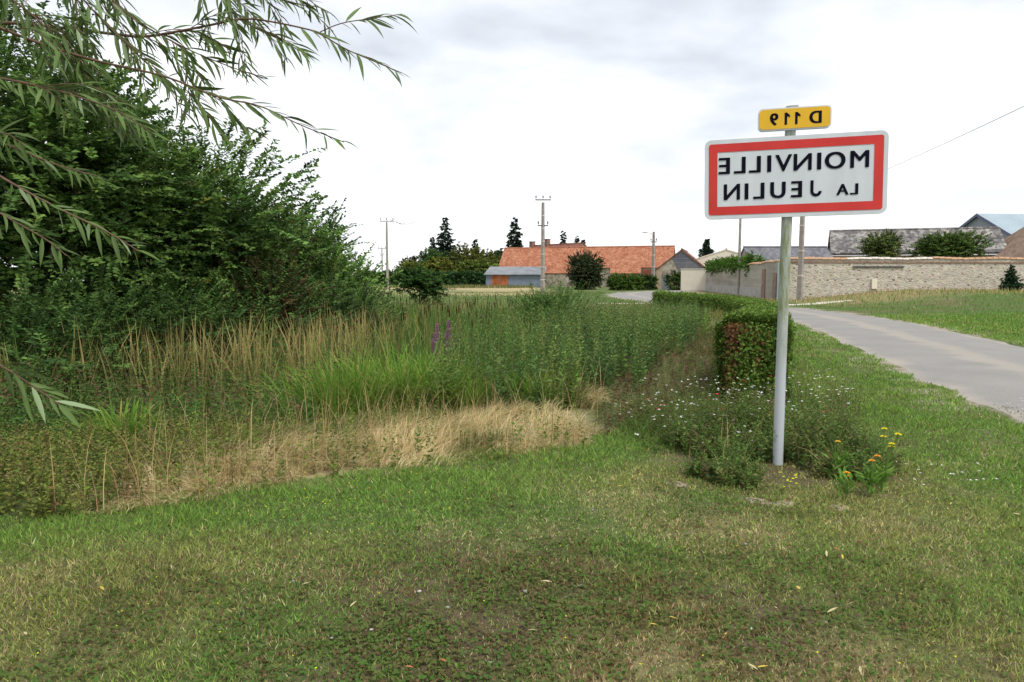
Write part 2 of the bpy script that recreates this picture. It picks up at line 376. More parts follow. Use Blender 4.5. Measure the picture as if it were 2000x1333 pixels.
sign = thing('town_sign', 'red bordered white town entry sign with yellow road number plate on a pale post', 'road sign', (2.295, 6.27, 0))
def local(o): return A(*o.location)
MB().tube([(0,0,-.3),(0,0,.5),(.004,0,1.4),(.012,0,2.2),(.018,0,3.0)], .043, 20).build('post', post_mat(), sign, True)
def rrect(w, h, r, n=7):
    P = []
    for cx, cz, a0 in ((w/2-r,h/2-r,0),(-w/2+r,h/2-r,90),(-w/2+r,-h/2+r,180),(w/2-r,-h/2+r,270)):
        P += [(cx+r*math.cos(R(a0+90*k/(n-1))), 0, cz+r*math.sin(R(a0+90*k/(n-1)))) for k in range(n)]
    return A(*P).reshape(-1,3)
def plate(name, w, h, r, y0, y1, mat, par):
    P = rrect(w, h, r); n = len(P); V = np.r_[P+A(0,y0,0), P+A(0,y1,0)]
    return build(name, V, [np.arange(n)[None], np.arange(2*n-1,n-1,-1)[None], np.array([(i,i+n,(i+1)%n+n,(i+1)%n) for i in range(n)])], mat, par)
def ring(name, w, h, r, w2, h2, y, mat, par):
    a, b = rrect(w,h,r), rrect(w2,h2,.004); n = len(a)
    return build(name, np.r_[a,b]+A(0,y,0), [np.array([(i,(i+1)%n,(i+1)%n+n,i+n) for i in range(n)])], mat, par)
def drawn(pts, h, mat, par, x, z, y):
    me = bpy.data.meshes.new('letter'); me.from_pydata([(x+p[0]*h, y, z+p[1]*h) for p in pts], [], [tuple(range(len(pts)))]); me.materials.append(M[mat]); me.update(); return link('letter', me, par)
ONE = [(-.10,0),(.10,0),(.10,.70),(.32,.60),(.32,.78),(.08,1),(-.10,1)]
JAY = [(-.30,1)] + [(.03+.33*math.cos(a_), .33+.33*math.sin(a_)) for a_ in np.linspace(math.pi, 2*math.pi, 14)] + [(.03+.15*math.cos(a_), .33+.15*math.sin(a_)) for a_ in np.linspace(2*math.pi, math.pi, 12)] + [(-.12,1)]
def glyph(ch, h, mat, par, x, z, y, sx=1.0):
    if ch in '1J': return drawn(ONE if ch == '1' else JAY, h, mat, par, x, z, y)
    """one mirrored letter, its middle at x and its foot at z"""
    cu = bpy.data.curves.new('glyph', 'FONT'); cu.body = ch; cu.size = 1.0; cu.offset = 0.0 if ch in 'MNVA' else .008; cu.extrude = 0
    t = bpy.data.objects.new('glyph', cu); COL.objects.link(t); dg = bpy.context.evaluated_depsgraph_get()
    me = bpy.data.meshes.new_from_object(t.evaluated_get(dg)); bpy.data.objects.remove(t); bpy.data.curves.remove(cu)
    v = np.zeros(len(me.vertices)*3, np.float32); me.vertices.foreach_get('co', v); v = v.reshape(-1,3)
    base = v[:,1].min(); k = h / (v[:,1].max()-base); v -= A((v[:,0].max()+v[:,0].min())/2, 0, 0)
    out = np.stack([-v[:,0]*k*sx + x, np.full(len(v), y), (v[:,1]-base)*k + z], 1).astype(np.float32)
    F = [tuple(p.vertices)[::-1] for p in me.polygons]; b_ = .0045; Vv = []; Ff = []
    for k_, dx in enumerate((-b_, 0, b_)):                       # thickened strokes
        Ff += [tuple(i + k_*len(out) for i in f) for f in F]; Vv += (out + A(dx, -.0004*k_, 0)).tolist()
    bpy.data.meshes.remove(me); me = bpy.data.meshes.new('letter'); me.from_pydata(Vv, [], Ff); me.materials.append(M[mat]); me.update()
    return link('letter', me, par)
pan = plate('panel', 1.4233, .6592, .055, 0, .035, 'sign_white', sign)
pan.location = (2.3255-2.295, -.07, 2.4219); pan.rotation_euler = (R(.99), R(-1.03), R(-13.9)); pan.rotation_mode = 'XYZ'
pan.matrix_local = Matrix.Translation((2.3255-2.295, -.07, 2.4219)) @ Matrix.Rotation(R(-13.9),4,'Z') @ Matrix.Rotation(R(.99),4,'X') @ Matrix.Rotation(R(-1.03),4,'Y')
plate('panel_back', 1.41, .645, .05, .036, .05, 'sign_back', pan)
ring('red_border', 1.354, .59, .02, 1.215, .452, -.003, 'sign_red', pan)
# pixel columns of the crop -> panel coordinates
def px2x(u): return (u - 985) / 1607 * 1.4233
for ch, u in zip('MOINVILLE', (1549,1341,1204,1061,894,767,639,503,362)): glyph(ch, .135, 'sign_ink', pan, px2x(u), .045, -.004, 1.05)
for ch, u in zip('JEULIN', (1177,1011,847,677,566,433)): glyph(ch, .132, 'sign_ink', pan, px2x(u), -.172, -.004, 1.0)
for ch, u in zip('LA', (1508,1409)): glyph(ch, .088, 'sign_ink', pan, px2x(u), -.168, -.004, 1.0)
num = plate('number_plate', .5657, .1801, .035, 0, .045, 'sign_white', sign)
num.matrix_local = Matrix.Translation((2.3165-2.295, -.07, 2.891)) @ Matrix.Rotation(R(-13.9),4,'Z') @ Matrix.Rotation(R(-.7),4,'Y')
plate('number_face', .545, .16, .03, -.004, -.0005, 'sign_yellow', num)
for ch, u in zip('D119', (1153,983,889,783)): glyph(ch, .098, 'sign_ink', num, (u-967)/655*.5657, -.05, -.006, .95)
MB().box((-.03,.0,.09),(.03,.04,.105)).build('post_cap', 'sign_back', num)
for z_ in (-.18,.18): MB().box((-.06,.036,z_-.02),(.06,.062,z_+.02)).build('clamp', 'galv', pan)

# ------------------------------------------------------------------ buildings
def roof_mat(name, a, b_, c, s=3.5, bump=.6, patch=.5):
    m, n, l, b = new_mat(name)
    t = n.new('ShaderNodeTexCoord'); uv = n.new('ShaderNodeMapping'); l.new(t.outputs['Object'], uv.inputs[0]); uv.inputs['Scale'].default_value=(1,.01,1.6)
    vo = n.new('ShaderNodeTexVoronoi'); vo.inputs['Scale'].default_value = s; l.new(uv.outputs[0], vo.inputs['Vector'])
    no = n.new('ShaderNodeTexNoise'); no.inputs['Scale'].default_value=patch; no.inputs['Detail'].default_value=8; no.inputs['Roughness'].default_value=.65; l.new(t.outputs['Object'], no.inputs[0])
    sx = n.new('ShaderNodeSeparateXYZ'); l.new(vo.outputs['Color'], sx.inputs[0])
    ad = n.new('ShaderNodeMath'); ad.operation='MULTIPLY_ADD'; l.new(sx.outputs[0], ad.inputs[0]); ad.inputs[1].default_value=.55
    sb = n.new('ShaderNodeMath'); sb.operation='MULTIPLY_ADD'; l.new(no.outputs['Fac'], sb.inputs[0]); sb.inputs[1].default_value=1.3; sb.inputs[2].default_value=-.42
    l.new(sb.outputs[0], ad.inputs[2])
    r = n.new('ShaderNodeValToRGB'); e = r.color_ramp.elements; e[0].position=.1; e[0].color=(*a,1); e[1].position=.95; e[1].color=(*c,1); k=e.new(.5); k.color=(*b_,1)
    l.new(ad.outputs[0], r.inputs[0]); l.new(r.outputs[0], b.inputs['Base Color']); b.inputs['Roughness'].default_value=.85; b.inputs['Specular IOR Level'].default_value=.2
    bp = n.new('ShaderNodeBump'); bp.inputs['Strength'].default_value=bump; bp.inputs['Distance'].default_value=.04; l.new(ad.outputs[0], bp.inputs['Height']); l.new(bp.outputs[0], b.inputs['Normal'])
    return m
M['tile_red'] = roof_mat('red_clay_tiles', (.235,.082,.044), (.35,.135,.075), (.46,.25,.15), 5, .6, 1.1); M['tile_dull'] = roof_mat('dull_red_tiles', (.15,.06,.045), (.20,.085,.06), (.28,.14,.10))
M['tile_grey'] = roof_mat('lichened_grey_tiles', (.075,.07,.075), (.15,.14,.135), (.40,.38,.34), 3.2); M['slate'] = roof_mat('slate_grey', (.10,.10,.115), (.15,.15,.165), (.22,.22,.23), 5)
M['tile_brown'] = roof_mat('brown_tiles', (.13,.085,.06), (.20,.14,.10), (.28,.20,.15), 4)
M['stone'] = solid('rubble_stone', (.36,.31,.24), .95, var=.45, scale=2.4, bump=.8); M['render_grey'] = solid('grey_lime_render', (.34,.30,.255), .95, var=.3, scale=1.4, bump=.2, stretch=(.12,1,1))
M['mortar'] = solid('lime_mortar', (.47,.43,.36), .95, var=.25, scale=2.5, bump=.5); M['cream'] = solid('cream_render', (.68,.62,.50), .9, var=.05, scale=2)
M['ochre'] = solid('ochre_stone', (.42,.33,.22), .95, var=.3, scale=1.5, bump=.5); M['blue'] = solid('blue_grey_sheet', (.17,.205,.27), .6, var=.12, scale=1.5)
M['rust'] = solid('rusty_orange_boards', (.34,.11,.04), .8, var=.45, scale=1.6); M['sheet_grey'] = solid('grey_fibre_sheet', (.20,.215,.23), .7, var=.25, scale=.8)
M['sheet_pale'] = solid('pale_metal_sheet', (.30,.37,.41), .75, var=.08, scale=.6); M['redwood'] = solid('red_brown_boards', (.22,.07,.035), .8, var=.3, scale=3)
M['brick'] = solid('old_brick', (.25,.155,.11), .9, var=.35, scale=3); M['coping'] = solid('clay_coping', (.42,.25,.15), .85, var=.45, scale=3, bump=.4); M['coping_white'] = solid('limewashed_coping', (.55,.50,.44), .85, var=.3, scale=4, bump=.4)
def gabled(name, label, cat, loc, rz, L, Wd, zw, zr, wall, roof, over=.25, base=-.6, thick=.12):
    """ridge along local x, centre of plan at the origin; zw eave height, zr ridge height"""
    t = thing(name, label, cat, loc, rz=rz)
    w, l = Wd/2, L/2; m = MB()
    for sx in (-1,1):
        P = [(sx*l,-w,base),(sx*l,w,base),(sx*l,w,zw),(sx*l,0,zr-.02),(sx*l,-w,zw)]; m.poly(P if sx>0 else P[::-1])
    m.poly([(-l,-w,base),(l,-w,base),(l,-w,zw),(-l,-w,zw)]); m.poly([(l,w,base),(-l,w,base),(-l,w,zw),(l,w,zw)])
    m.build('wall', wall, t); sl_ = (zr-zw)/w; r = MB(); lo = l+over*.6
    for s in (-1,1):
        P = [(-lo,s*(w+over),zw-over*sl_),(lo,s*(w+over),zw-over*sl_),(lo,0,zr),(-lo,0,zr)]
        r.poly([tuple(A(*p)+A(0,0,thick)) for p in (P if s<0 else P[::-1])], thick)
    rf = r.build('roof', roof, t)
    MB().tube([(-lo,0,zr+thick*.9),(lo,0,zr+thick*.9)], .11, 8).build('ridge_cap', roof, rf)
    return t, rf
a = R(18)
# red tiled barn: left end (-1.1,120), 26.7 m long, ridge z 6.05
c = A(-1.1,120,0) + A(math.cos(a),-math.sin(a),0)*13.35
barn, brf = gabled('barn', 'long stone barn with a bright orange red clay tile roof', 'barn', tuple(c), -a, 26.7, 6.2, 2.95, 6.0, 'stone', 'tile_red', .2)
sl_ = (6.0-2.95)/3.1
for x0, x1 in ((-6.3,2.2),(4.4,9.0)):         # the roof sweeps lower over two stretches
    y0, y1 = -3.31, -4.15; MB().poly([(x0,y1,2.95-1.05*sl_+.124),(x1,y1,2.95-1.05*sl_+.12),(x1,y0,2.95-.21*sl_+.12),(x0,y0,2.95-.21*sl_+.12)], .12).build('roof_skirt', 'tile_red', brf)
for x0, x1, mat, z in ((-6.2,2.1,'stone',1.9),(6.6,8.9,'redwood',1.9)):
    MB().box((x0,-4.05,-.5),(x1,-3.2,z)).build('lean_to_wall', mat, barn)
MB().box((9.2,-3.22,-.2),(10.6,-3.1,2.6)).build('door', 'redwood', barn)
# blue grey shed
shed = thing('shed', 'low blue grey sheet shed with a rusty orange door', 'shed', (-3.75+4.1,108,0), rz=R(-6))
w = 4.2; MB().box((-w,-.0,-.5),(w,4.2,1.85)).build('wall', 'blue', shed)
MB().poly([(-w-.25,-.4,1.86),(w+.2,-.4,1.86),(w+.2,4.4,3.05),(-w-.0,4.4,3.05)], .08).build('roof', 'sheet_grey', shed)
MB().box((-w+.85,-.06,-.3),(-w+3.3,.02,1.72)).build('door', 'rust', shed)
MB().box((-w-.1,-.35,-.3),(w*.1,-.2,.05)).build('sill', 'coping_white', shed)
# house behind the barn
hb, hrf = gabled('house', 'old house with dull dark red roof and brick chimneys rising behind the barn', 'house', (8.3,141,-.7), R(-52), 15, 8, 4.6, 8.2, 'ochre', 'tile_dull')
for x, z in ((-7.0,9.0),(-2.5,9.3)): MB().box((x-.45,-.4,6.5),(x+.45,.4,z)).box((x-.52,-.47,z),(x+.52,.47,z+.12)).build('chimney', 'brick', hrf)
# stone gable house by the road
gh, grf = gabled('cottage', 'grey stone cottage with its gable towards the road beside a cream wall', 'house', (21.9,94.5,0), R(73), 9.5, 6.3, 2.3, 4.75, 'stone', 'tile_dull')
MB().poly([(-4.80,-2.95,2.36),(-4.80,.35,2.36),(-4.80,1.1,3.75),(-4.80,.0,4.58)], -.03).build('slate_hanging', 'slate', gh)
MB().box((-5.6,2.3,-.3),(-4.9,2.9,2.3)).build('gate_pier', 'ochre', gh); MB().box((-5.45,1.3,-.3),(-5.38,2.3,1.8)).build('gate', 'sheet_grey', gh)
# pale gable behind the vine, low slate building, long grey barn, hangar, brown roofed house
gabled('white_barn', 'pale cream gable showing above the vine covered wall', 'barn', (27.2,96,0), R(78), 12, 7.5, 3.6, 4.75, 'cream', 'cream', .1)
gabled('outbuilding', 'low outbuilding with plain slate grey roof behind the wall', 'outbuilding', (24.2,66,0), R(0), 7.2, 5, 2.4, 4.05, 'stone', 'slate', .15)
lb, lrf = gabled('farm_building', 'long farm building with lichen spotted grey tile roof behind the stone wall', 'farm building', (36.5,68.2,0), R(-20), 13.4, 6.4, 3.75, 5.75, 'ochre', 'tile_grey', .35)
MB().tube([(-6.8,-3.62,3.42),(6.8,-3.62,3.42)], .07, 8).build('gutter', 'galv', lrf)
MB().poly([(-6.73,3.1,3.8),(-6.73,-3.1,3.8),(-6.73,0,5.6)], .03).build('gable_boards', 'dark', lb)
hg = thing('hangar', 'tall hangar with pale blue grey metal sheet roof', 'hangar', (60,96,0), rz=R(6)); hw, hr, he = 9.0, 9.5, 5.0
m = MB(); m.poly([(0,-hw,-.5),(0,-hw,he),(0,0,hr-.1),(0,hw,he),(0,hw,-.5)]); m.poly([(0,-hw,-.5),(24,-hw,-.5),(24,-hw,he),(0,-hw,he)]); m.poly([(24,hw,-.5),(0,hw,-.5),(0,hw,he),(24,hw,he)]); m.poly([(24,-hw,-.5),(24,hw,-.5),(24,hw,he),(24,0,hr-.1),(24,-hw,he)])
m.build('wall', solid('hangar_wall', (.22,.25,.29), .7, var=.1), hg)
rf = MB().poly([(-.3,0,hr),(-.3,hw+.3,he-.1),(24.3,hw+.3,he-.1),(24.3,0,hr)], .06).build('roof', 'sheet_pale', hg)
nrow = 5; sh = None
for i in range(nrow):
    for j in range(6):
        y0, y1 = -(hw+.3)*i/nrow, -(hw+.3)*(i+1)/nrow-.1; z = lambda y: hr + y*(hr-he)/hw
        x0 = -.3+4.1*j
        if sh is None: sh = MB().poly([(0,y1,z(y1)+.06),(4.13,y1,z(y1)+.06),(4.13,y0,z(y0)+.1),(0,y0,z(y0)+.1)], .05).build('roof_sheet', 'sheet_pale', rf); sh.location.x = x0
        else: o = link('roof_sheet', sh.data, rf); o.location = (x0, -(hw+.3)*i/nrow, -(hw+.3)*i/nrow*(hr-he)/hw)
MB().poly([(-.36,0,hr+.12),(-.36,-hw-.4,he-.1),(-.36,-hw-.4,he-.4),(-.36,0,hr-.25)], .05).build('verge_trim', solid('trim_blue',(.10,.11,.19),.6), hg)
MB().poly([(-.36,hw+.4,he-.1),(-.36,0,hr+.12),(-.36,0,hr-.25),(-.36,hw+.4,he-.4)], .05).build('verge_trim', bpy.data.materials['trim_blue'], hg)
br, brr = gabled('brown_house', 'brown tiled house with a skylight past the end of the stone wall', 'house', (45.0,61,0), R(90), 8, 9.6, 2.9, 6.0, 'ochre', 'tile_brown', .3)
MB().poly([(-2.2,3.3,4.05),(-2.2,2.1,4.85),(-1.2,2.1,4.85),(-1.2,3.3,4.05)], -.08).build('skylight', 'sheet_pale', brr)

# ------------------------------------------------------------------ walls along the road
def wall_run(name, label, p, q, z0, z1a, z1b, mat, th=.4):
    p, q = A(*p), A(*q); d = q-p; L = np.linalg.norm(d); az = math.atan2(d[1], d[0])
    t = thing(name, label, 'wall', (p[0],p[1],0), rz=az); n = 16; xs = np.linspace(0, L, n+1)
    zt = lambda x: z1a + (z1b-z1a)*x/L + .03*math.sin(x*1.3)
    m = MB()
    for i in range(n):
        a0, b0 = xs[i], xs[i+1]; za, zb = zt(a0), zt(b0)
        m.add([(a0,0,z0),(b0,0,z0),(b0,0,zb),(a0,0,za),(a0,th,z0),(b0,th,z0),(b0,th,zb),(a0,th,za)], [(0,1,2,3),(5,4,7,6),(3,2,6,7)] + ([(4,0,3,7)] if i==0 else []) + ([(1,5,6,2)] if i==n-1 else []))
    m.build('wall_core', mat, t); return t, L, zt
def coping(t, L, zt, step, mats, x0=0.0):
    k = 0; meshes = {}
    for mt in set(mats(i) for i in range(200)):
        a_ = np.linspace(0, np.pi, 6); mm = MB(); prof = np.stack([np.cos(a_)*.30, np.sin(a_)*.13], 1); V = []
        for xx, sc in ((0,1.08),(step*.97,.95)): V += [(xx, .2+p_[0]*sc, p_[1]*sc) for p_ in prof]
        F = [(i,i+1,i+7,i+6) for i in range(5)] + [tuple(range(6)), tuple(range(11,5,-1)), (0,6,11,5)]
        mm.add(V, F); o = mm.build('coping_tile', mt, t); meshes[mt] = o
    used = set(); g = np.random.default_rng(5)
    for i in range(int((L-x0)/step)):
        mt = mats(i); x = x0 + i*step
        if mt in used: o = link('coping_tile', meshes[mt].data, t)
        else: o = meshes[mt]; used.add(mt)
        o.location = (x, 0, zt(x+step/2)-.005+g.uniform(-.012,.012)); o.rotation_euler = (g.normal()*.05, g.normal()*.03, g.normal()*.03)
    for mt in meshes:
        if mt not in used: bpy.data.objects.remove(meshes[mt])
W1, L1, zt1 = wall_run('stone_wall', 'long rubble stone wall with clay coping above the grass bank', (18.5,49.6), (44,53.5), -.3, 2.74, 2.86, 'mortar')
coping(W1, L1, zt1, .46, lambda i: 'coping_white' if 9 <= i % 47 <= 22 else 'coping')
MB().box((-.0,-.06,2.5),(L1,-.002,2.6)).build('brick_string_course', 'brick', W1)
g = np.random.default_rng(11); Vs=[]; Fq=[]; n0=0; Cs=[]                     # rubble stones set in the mortar
zrow = -.1
while zrow < 2.42:
    h = g.uniform(.06,.11); x = g.uniform(0,.3)
    while x < L1-.4:
        wd = g.uniform(.08,.22); zz = zrow + g.uniform(-.06,.06)
        if g.random() < .7:
            d_ = g.uniform(.006,.02); k = g.uniform(.012,.03,8)
            base = [(x,0,zz),(x+wd,0,zz+g.uniform(-.02,.02)),(x+wd,0,zz+h),(x,0,zz+h+g.uniform(-.02,.02))]
            top = [(x+k[0],-d_,zz+k[1]),(x+wd-k[2],-d_,zz+k[3]),(x+wd-k[4],-d_,zz+h-k[5]),(x+k[6],-d_,zz+h-k[7])]
            Vs += base+top; Fq += [[n0+4,n0+5,n0+6,n0+7]] + [[n0+i,n0+(i+1)%4,n0+(i+1)%4+4,n0+i+4] for i in range(4)]; n0 += 8
            cc = A(.45,.41,.34)*g.uniform(.78,1.12)*(1+.06*g.normal(size=3)); 
            if g.random() < .06: cc = A(.20,.16,.12)
            Cs += [cc]*8
        x += wd + g.uniform(.015,.05)
    zrow += h + .02
tag(build('stones', Vs, [np.array(Fq)], foliage('stone_faces', 0, .95, .1), W1, np.array(Cs)), kind='stuff')
MB().box((4.6,-.09,2.2),(8.4,-.003,2.28)).build('lintel', 'dark', W1)
mbx = MB().box((6.0,-.14,.75),(6.38,-.003,1.42)).build('meter_box', 'cream', W1); MB().box((5.9,-.05,.35),(6.5,-.006,.74)).build('cement_patch', 'render_grey', W1)
W2, L2, zt2 = wall_run('rendered_wall', 'old grey rendered wall with crumbling plaster and a vine on top', (21.4,82), (17.4,48.2), -.3, 2.25, 2.6, 'render_grey')
for i in range(2): MB().box((L2-5.2+i*3.4,-.06,-.3),(L2-4.2+i*3.4,-.003,2.1-.3*i)).build('brick_pier', 'brick', W2)
MB().box((.2,-.05,-.3),(L2-5.4,-.003,.75)).build('cement_plinth', solid('cement', (.36,.34,.31), .9, var=.2, scale=1.5), W2)
coping(W2, L2, lambda x: zt2(x), .5, lambda i: 'coping', L2*.62)
MB().tube([(L2-.1,-.1,-.2),(L2-.1,-.1,2.5)], .05, 8).build('downpipe', 'sheet_pale', W2)
W3, L3, zt3 = wall_run('cream_wall', 'smooth cream rendered wall section next to the cottage', (18.95,83.3), (21.35,82.05), -.3, 2.42, 2.36, 'cream')
MB().box((-.05,-.05,2.40),(L3+.05,.45,2.47)).build('capping', 'coping_white', W3)

# ------------------------------------------------------------------ poles and wires
def pole(name, label, base, h, r0, r1, square=False, arms=(), group=None, lamp=False, bands=0):
    t = thing(name, label, 'utility pole', base, group)
    P = [(0,0,-.4),(0,0,h)]; sd_ = 4 if square else 10; MB().tube(P, [r0,r1], sd_).build('shaft', 'concrete', t, not square)
    for k in range(bands): z = h*(k+1)/(bands+1); rr = r0+(r1-r0)*z/h; MB().tube([(0,0,z-.05),(0,0,z+.05)], rr*1.05+.01, sd_).build('joint_band', 'coping_white', t)
    for z, wd in arms:
        ar = MB().box((-wd,-.05,z-.05),(wd,.05,z+.05)).build('crossarm', 'dark', t)
        for x in (-wd*.9,0,wd*.9): MB().tube([(x,0,z+.05),(x,0,z+.16),(x,0,z+.2),(x,0,z+.42)], [.02,.02,.07,.05], 8).build('insulator', 'dark', ar)
    if lamp: MB().tube([(0,0,h-.3),(-.5,0,h-.1),(-.9,0,h-.05)], .07, 6).box((-1.35,-.12,h-.14),(-.8,.12,h-.02)).build('lamp_head', 'galv', t)
    return t
def pole_at(px, pyb, pyt, depth): b_ = wp(px, pyb, depth); tp = wp(px, pyt, depth); z0 = float(gz(b_[0], b_[1])); return (b_[0], b_[1], z0), tp[2]-z0
b_, h_ = pole_at(1060,572,396,72); pole('utility_pole', 'tall jointed concrete pole standing before the barn', b_, h_, .235, .14, True, ((h_+.25,.75),(h_-2.2,.5)), bands=6)
b_, h_ = pole_at(757,560,434,95); pole('utility_pole', 'tall slim concrete pole beyond the bushes, trailing short wires', b_, h_, .20, .11, True, ((h_+.1,.9),))
b_, h_ = pole_at(747,556,485,150); pole('utility_pole', 'thin distant pole beyond the taller slim one', b_, h_, .17, .11, False, ((h_-.1,.8),(h_-1.4,.4)))
b_, h_ = pole_at(1275,572,453,88); pole('utility_pole', 'concrete pole with street lamp at the road bend by the barn', b_, h_, .26, .15, True, ((h_-1.2,.35),), lamp=True, bands=4)
b_, h_ = pole_at(1442,582,405,62); pole('utility_pole', 'thin grey pole in front of the rendered wall', b_, h_, .13, .09, False, ((h_-.3,.3),)); P42 = A(*b_)+A(0,0,h_)
b_, h_ = pole_at(1562,580,392,48); pole('utility_pole', 'stout concrete pole at the corner of the stone wall', b_, h_, .22, .15, True, ((h_-.4,.5),), bands=3); P62 = A(*b_)+A(0,0,h_)
def wire(name, label, a, b, sag, r=.012, group=None):
    t = np.linspace(0,1,24)[:,None]; P = a*(1-t)+b*t; P[:,2] -= sag*4*(t*(1-t))[:,0]
    V, F = tube(P, r, 4); tag(build(name, V, [F], 'wire'), label, 'wire', group)
P75 = wp(1275,462,88)
wire('overhead_wire', 'sagging wire from the lamp pole to the thin grey pole', P75, P42, .9, .012)
wire('overhead_wire', 'wire from the thin grey pole to the stout corner pole', P42, P62, .5, .012)
wire('overhead_wire', 'wire running up from the stout corner pole over the bank', P62+A(0,0,-.2), wp(2300,60,24), .25, .012)
P57 = wp(757,430,95)
for k in range(2): wire('overhead_wire', 'short drooping wire trailing off the slim pole top', P57+A(.2+.6*k,0,.15), wp(812-18*k,433,120), .55, .03, 'wires on the slim pole')

# ------------------------------------------------------------------ trees and shrubs
def lumps(u, seed, k=2.2):
    return .5*vnoise(u[...,0]*k+u[...,2]*1.3, u[...,1]*k-u[...,2]*.9, 1., seed) + .5*vnoise(u[...,2]*k, u[...,0]*k*.8+u[...,1], 1., seed+31)
def shrub(name, label, cat, loc, rad, zc, n_shoot, per, leaf, cols, probs, shoot=.8, seed=1, up=.5, stems=7, trunk_r=.05, inner=.25, group=None, lump=.6, spread=.45, under=False, width=.55, nlobe=11, along=False):
    """crown of leafy shoots spread through an ellipsoid, on a trunk that forks into limbs"""
    g = np.random.default_rng(seed); t = thing(name, label, cat, loc, group); rad = np.asarray(rad)
    K = nlobe; uk = rnd_dirs(K, g); uk[:,2] = np.where(uk[:,2] < -.75, -uk[:,2], uk[:,2]) if not under else uk[:,2]
    ck = uk*rad*g.uniform(.36,.62,(K,1)); rk = rad*g.uniform(.34,.54,(K,1)); ck[0] = 0; rk[0] = rad*.62
    pk = (rk**2).sum(1)**.75; lob = g.choice(K, n_shoot, p=pk/pk.sum()); u = rnd_dirs(n_shoot, g)
    rr = inner + (1-inner)*g.random(n_shoot)**.5
    O = ck[lob] + u*rk[lob]*rr[:,None] + A(0,0,zc); O[:,2] = np.maximum(O[:,2], .05+.1*g.random(n_shoot)); br_ = g.uniform(.78,1.22,K)
    if along: O[:,1] = g.uniform(-rad[1],rad[1],n_shoot)
    d = unit(u + .6*uk[lob] + A(0,0,up) + g.normal(size=(n_shoot,3))*spread); Ls = shoot*g.uniform(.5,1.3,n_shoot)*(.6+.5*rr)
    tt = (np.arange(per)+.5)/per
    P = O[:,None] + d[:,None]*(tt[None]*Ls[:,None])[...,None] + A(0,0,-1)*(.18*Ls[:,None]*tt[None]**2)[...,None]
    side = unit(np.cross(d, A(0,0,1)) + 1e-6); sg = np.where(np.arange(per)%2==0, 1., -1.)
    D = d[:,None]*.55 + side[:,None]*sg[None,:,None] + g.normal(size=P.shape)*.3
    N = A(0,0,1) + .6*u[:,None] + g.normal(size=P.shape)*.4
    n = n_shoot*per; sc = pick(n_shoot, cols, probs, g, .22, .07)*br_[lob][:,None]; C = np.repeat(sc, per, 0)*(1+.15*g.normal(size=(n,1))).clip(.5,1.6)
    v = Veg(); ll = leaf*g.uniform(.65,1.25,n)
    v.leaves(P.reshape(-1,3), D.reshape(-1,3), N.reshape(-1,3), ll, ll*width, C); v.build('crown', 'leaf', t)
    lst = []
    for k in range(stems):
        e_ = O[g.integers(n_shoot)]; b0 = A(g.normal()*.12, g.normal()*.12, -.25)*min(1., rad[0]); mid = b0*.4+e_*.6*A(.7,.7,1)+g.normal(size=3)*.1*rad
        s_ = np.linspace(0,1,7)[:,None]; lst.append((b0*(1-s_)**2 + 2*mid*s_*(1-s_) + e_*s_**2, np.linspace(trunk_r, trunk_r*.2, 7), 6))
    V, F = tubes(lst); build('trunk', V, [F], 'bark', t, smooth=True)
    return t
DG, MG, LG, YG, BR = (.046,.090,.027), (.084,.15,.04), (.13,.215,.055), (.15,.17,.03), (.085,.06,.03)
def at(px, depth): x = (px-CX)/FPX*depth*1.0; return (x, depth, float(gz(x, depth)))
shrub('hedgerow_tree', 'tall dark green tree behind the willow branches, nearest the left of the hollow', 'tree', at(40,15), (3.9,2.6,4.3), 4.1, 3000, 21, .13, [DG,MG,LG], [2,4,2], .75, 21, stems=9, trunk_r=.1, lump=.5)
shrub('hedgerow_tree', 'broad dark green tree with sparse yellowing leaves, in the middle of the tree clump', 'tree', at(300,17), (4.0,2.6,3.0), 3.2, 3000, 21, .13, [DG,MG,LG,YG], [2,4,2,.12], .8, 22, stems=9, trunk_r=.1, lump=.55)
shrub('hedgerow_tree', 'bushy green tree with open shoots at the right of the tree clump', 'tree', at(480,19), (2.7,2.2,2.5), 2.5, 1900, 20, .125, [DG,MG,LG,BR], [2,4,3,.4], .9, 23, stems=8, trunk_r=.08, up=.7)
shrub('hedgerow_shrub', 'lighter green shrub with long feathery shoots beside the tall trees', 'shrub', at(640,20), (1.5,1.4,1.5), 1.6, 1000, 22, .11, [MG,LG,DG], [3,4,.6], 1.0, 24, up=1.0, spread=.35)
shrub('hedgerow_tree', 'rounded green tree filling the slope between the broad tree and the feathery shrub', 'tree', at(560,21), (2.3,1.8,1.9), 2.2, 1300, 22, .12, [DG,MG,LG], [2,4,2.5], .8, 29, stems=8, trunk_r=.07)
shrub('hedgerow_shrub', 'brownish half bare shrub under the tree clump', 'shrub', at(520,16.5), (1.7,1.3,1.5), 1.4, 800, 22, .07, [BR,DG,MG], [3,3,1], .8, 25)
shrub('hedgerow_shrub', 'dark rounded shrub at the foot of the feathery one', 'shrub', at(650,18), (1.7,1.2,1.25), 1.05, 900, 22, .07, [DG,MG,(.06,.085,.04)], [3,3,2], .6, 26)
shrub('hedgerow_shrub', 'low dark shrub under the tall tree beside the brambles', 'shrub', at(120,12.5), (2.6,1.6,1.3), 1.1, 1200, 24, .08, [DG,MG], [4,2], .7, 27)
shrub('hedgerow_shrub', 'dark shrub filling the gap below the broad tree', 'shrub', at(330,14.6), (2.8,1.4,1.35), 1.15, 1200, 24, .08, [DG,MG], [4,2], .7, 28)
shrub('sallow_bush', 'bushy green sallow standing alone in the reeds before the concrete pole', 'bush', at(1075,25), (1.6,1.2,1.0), .95, 800, 26, .075, [(.055,.11,.028),MG,LG], [4,3,1], .8, 31, up=1.0, width=.4)
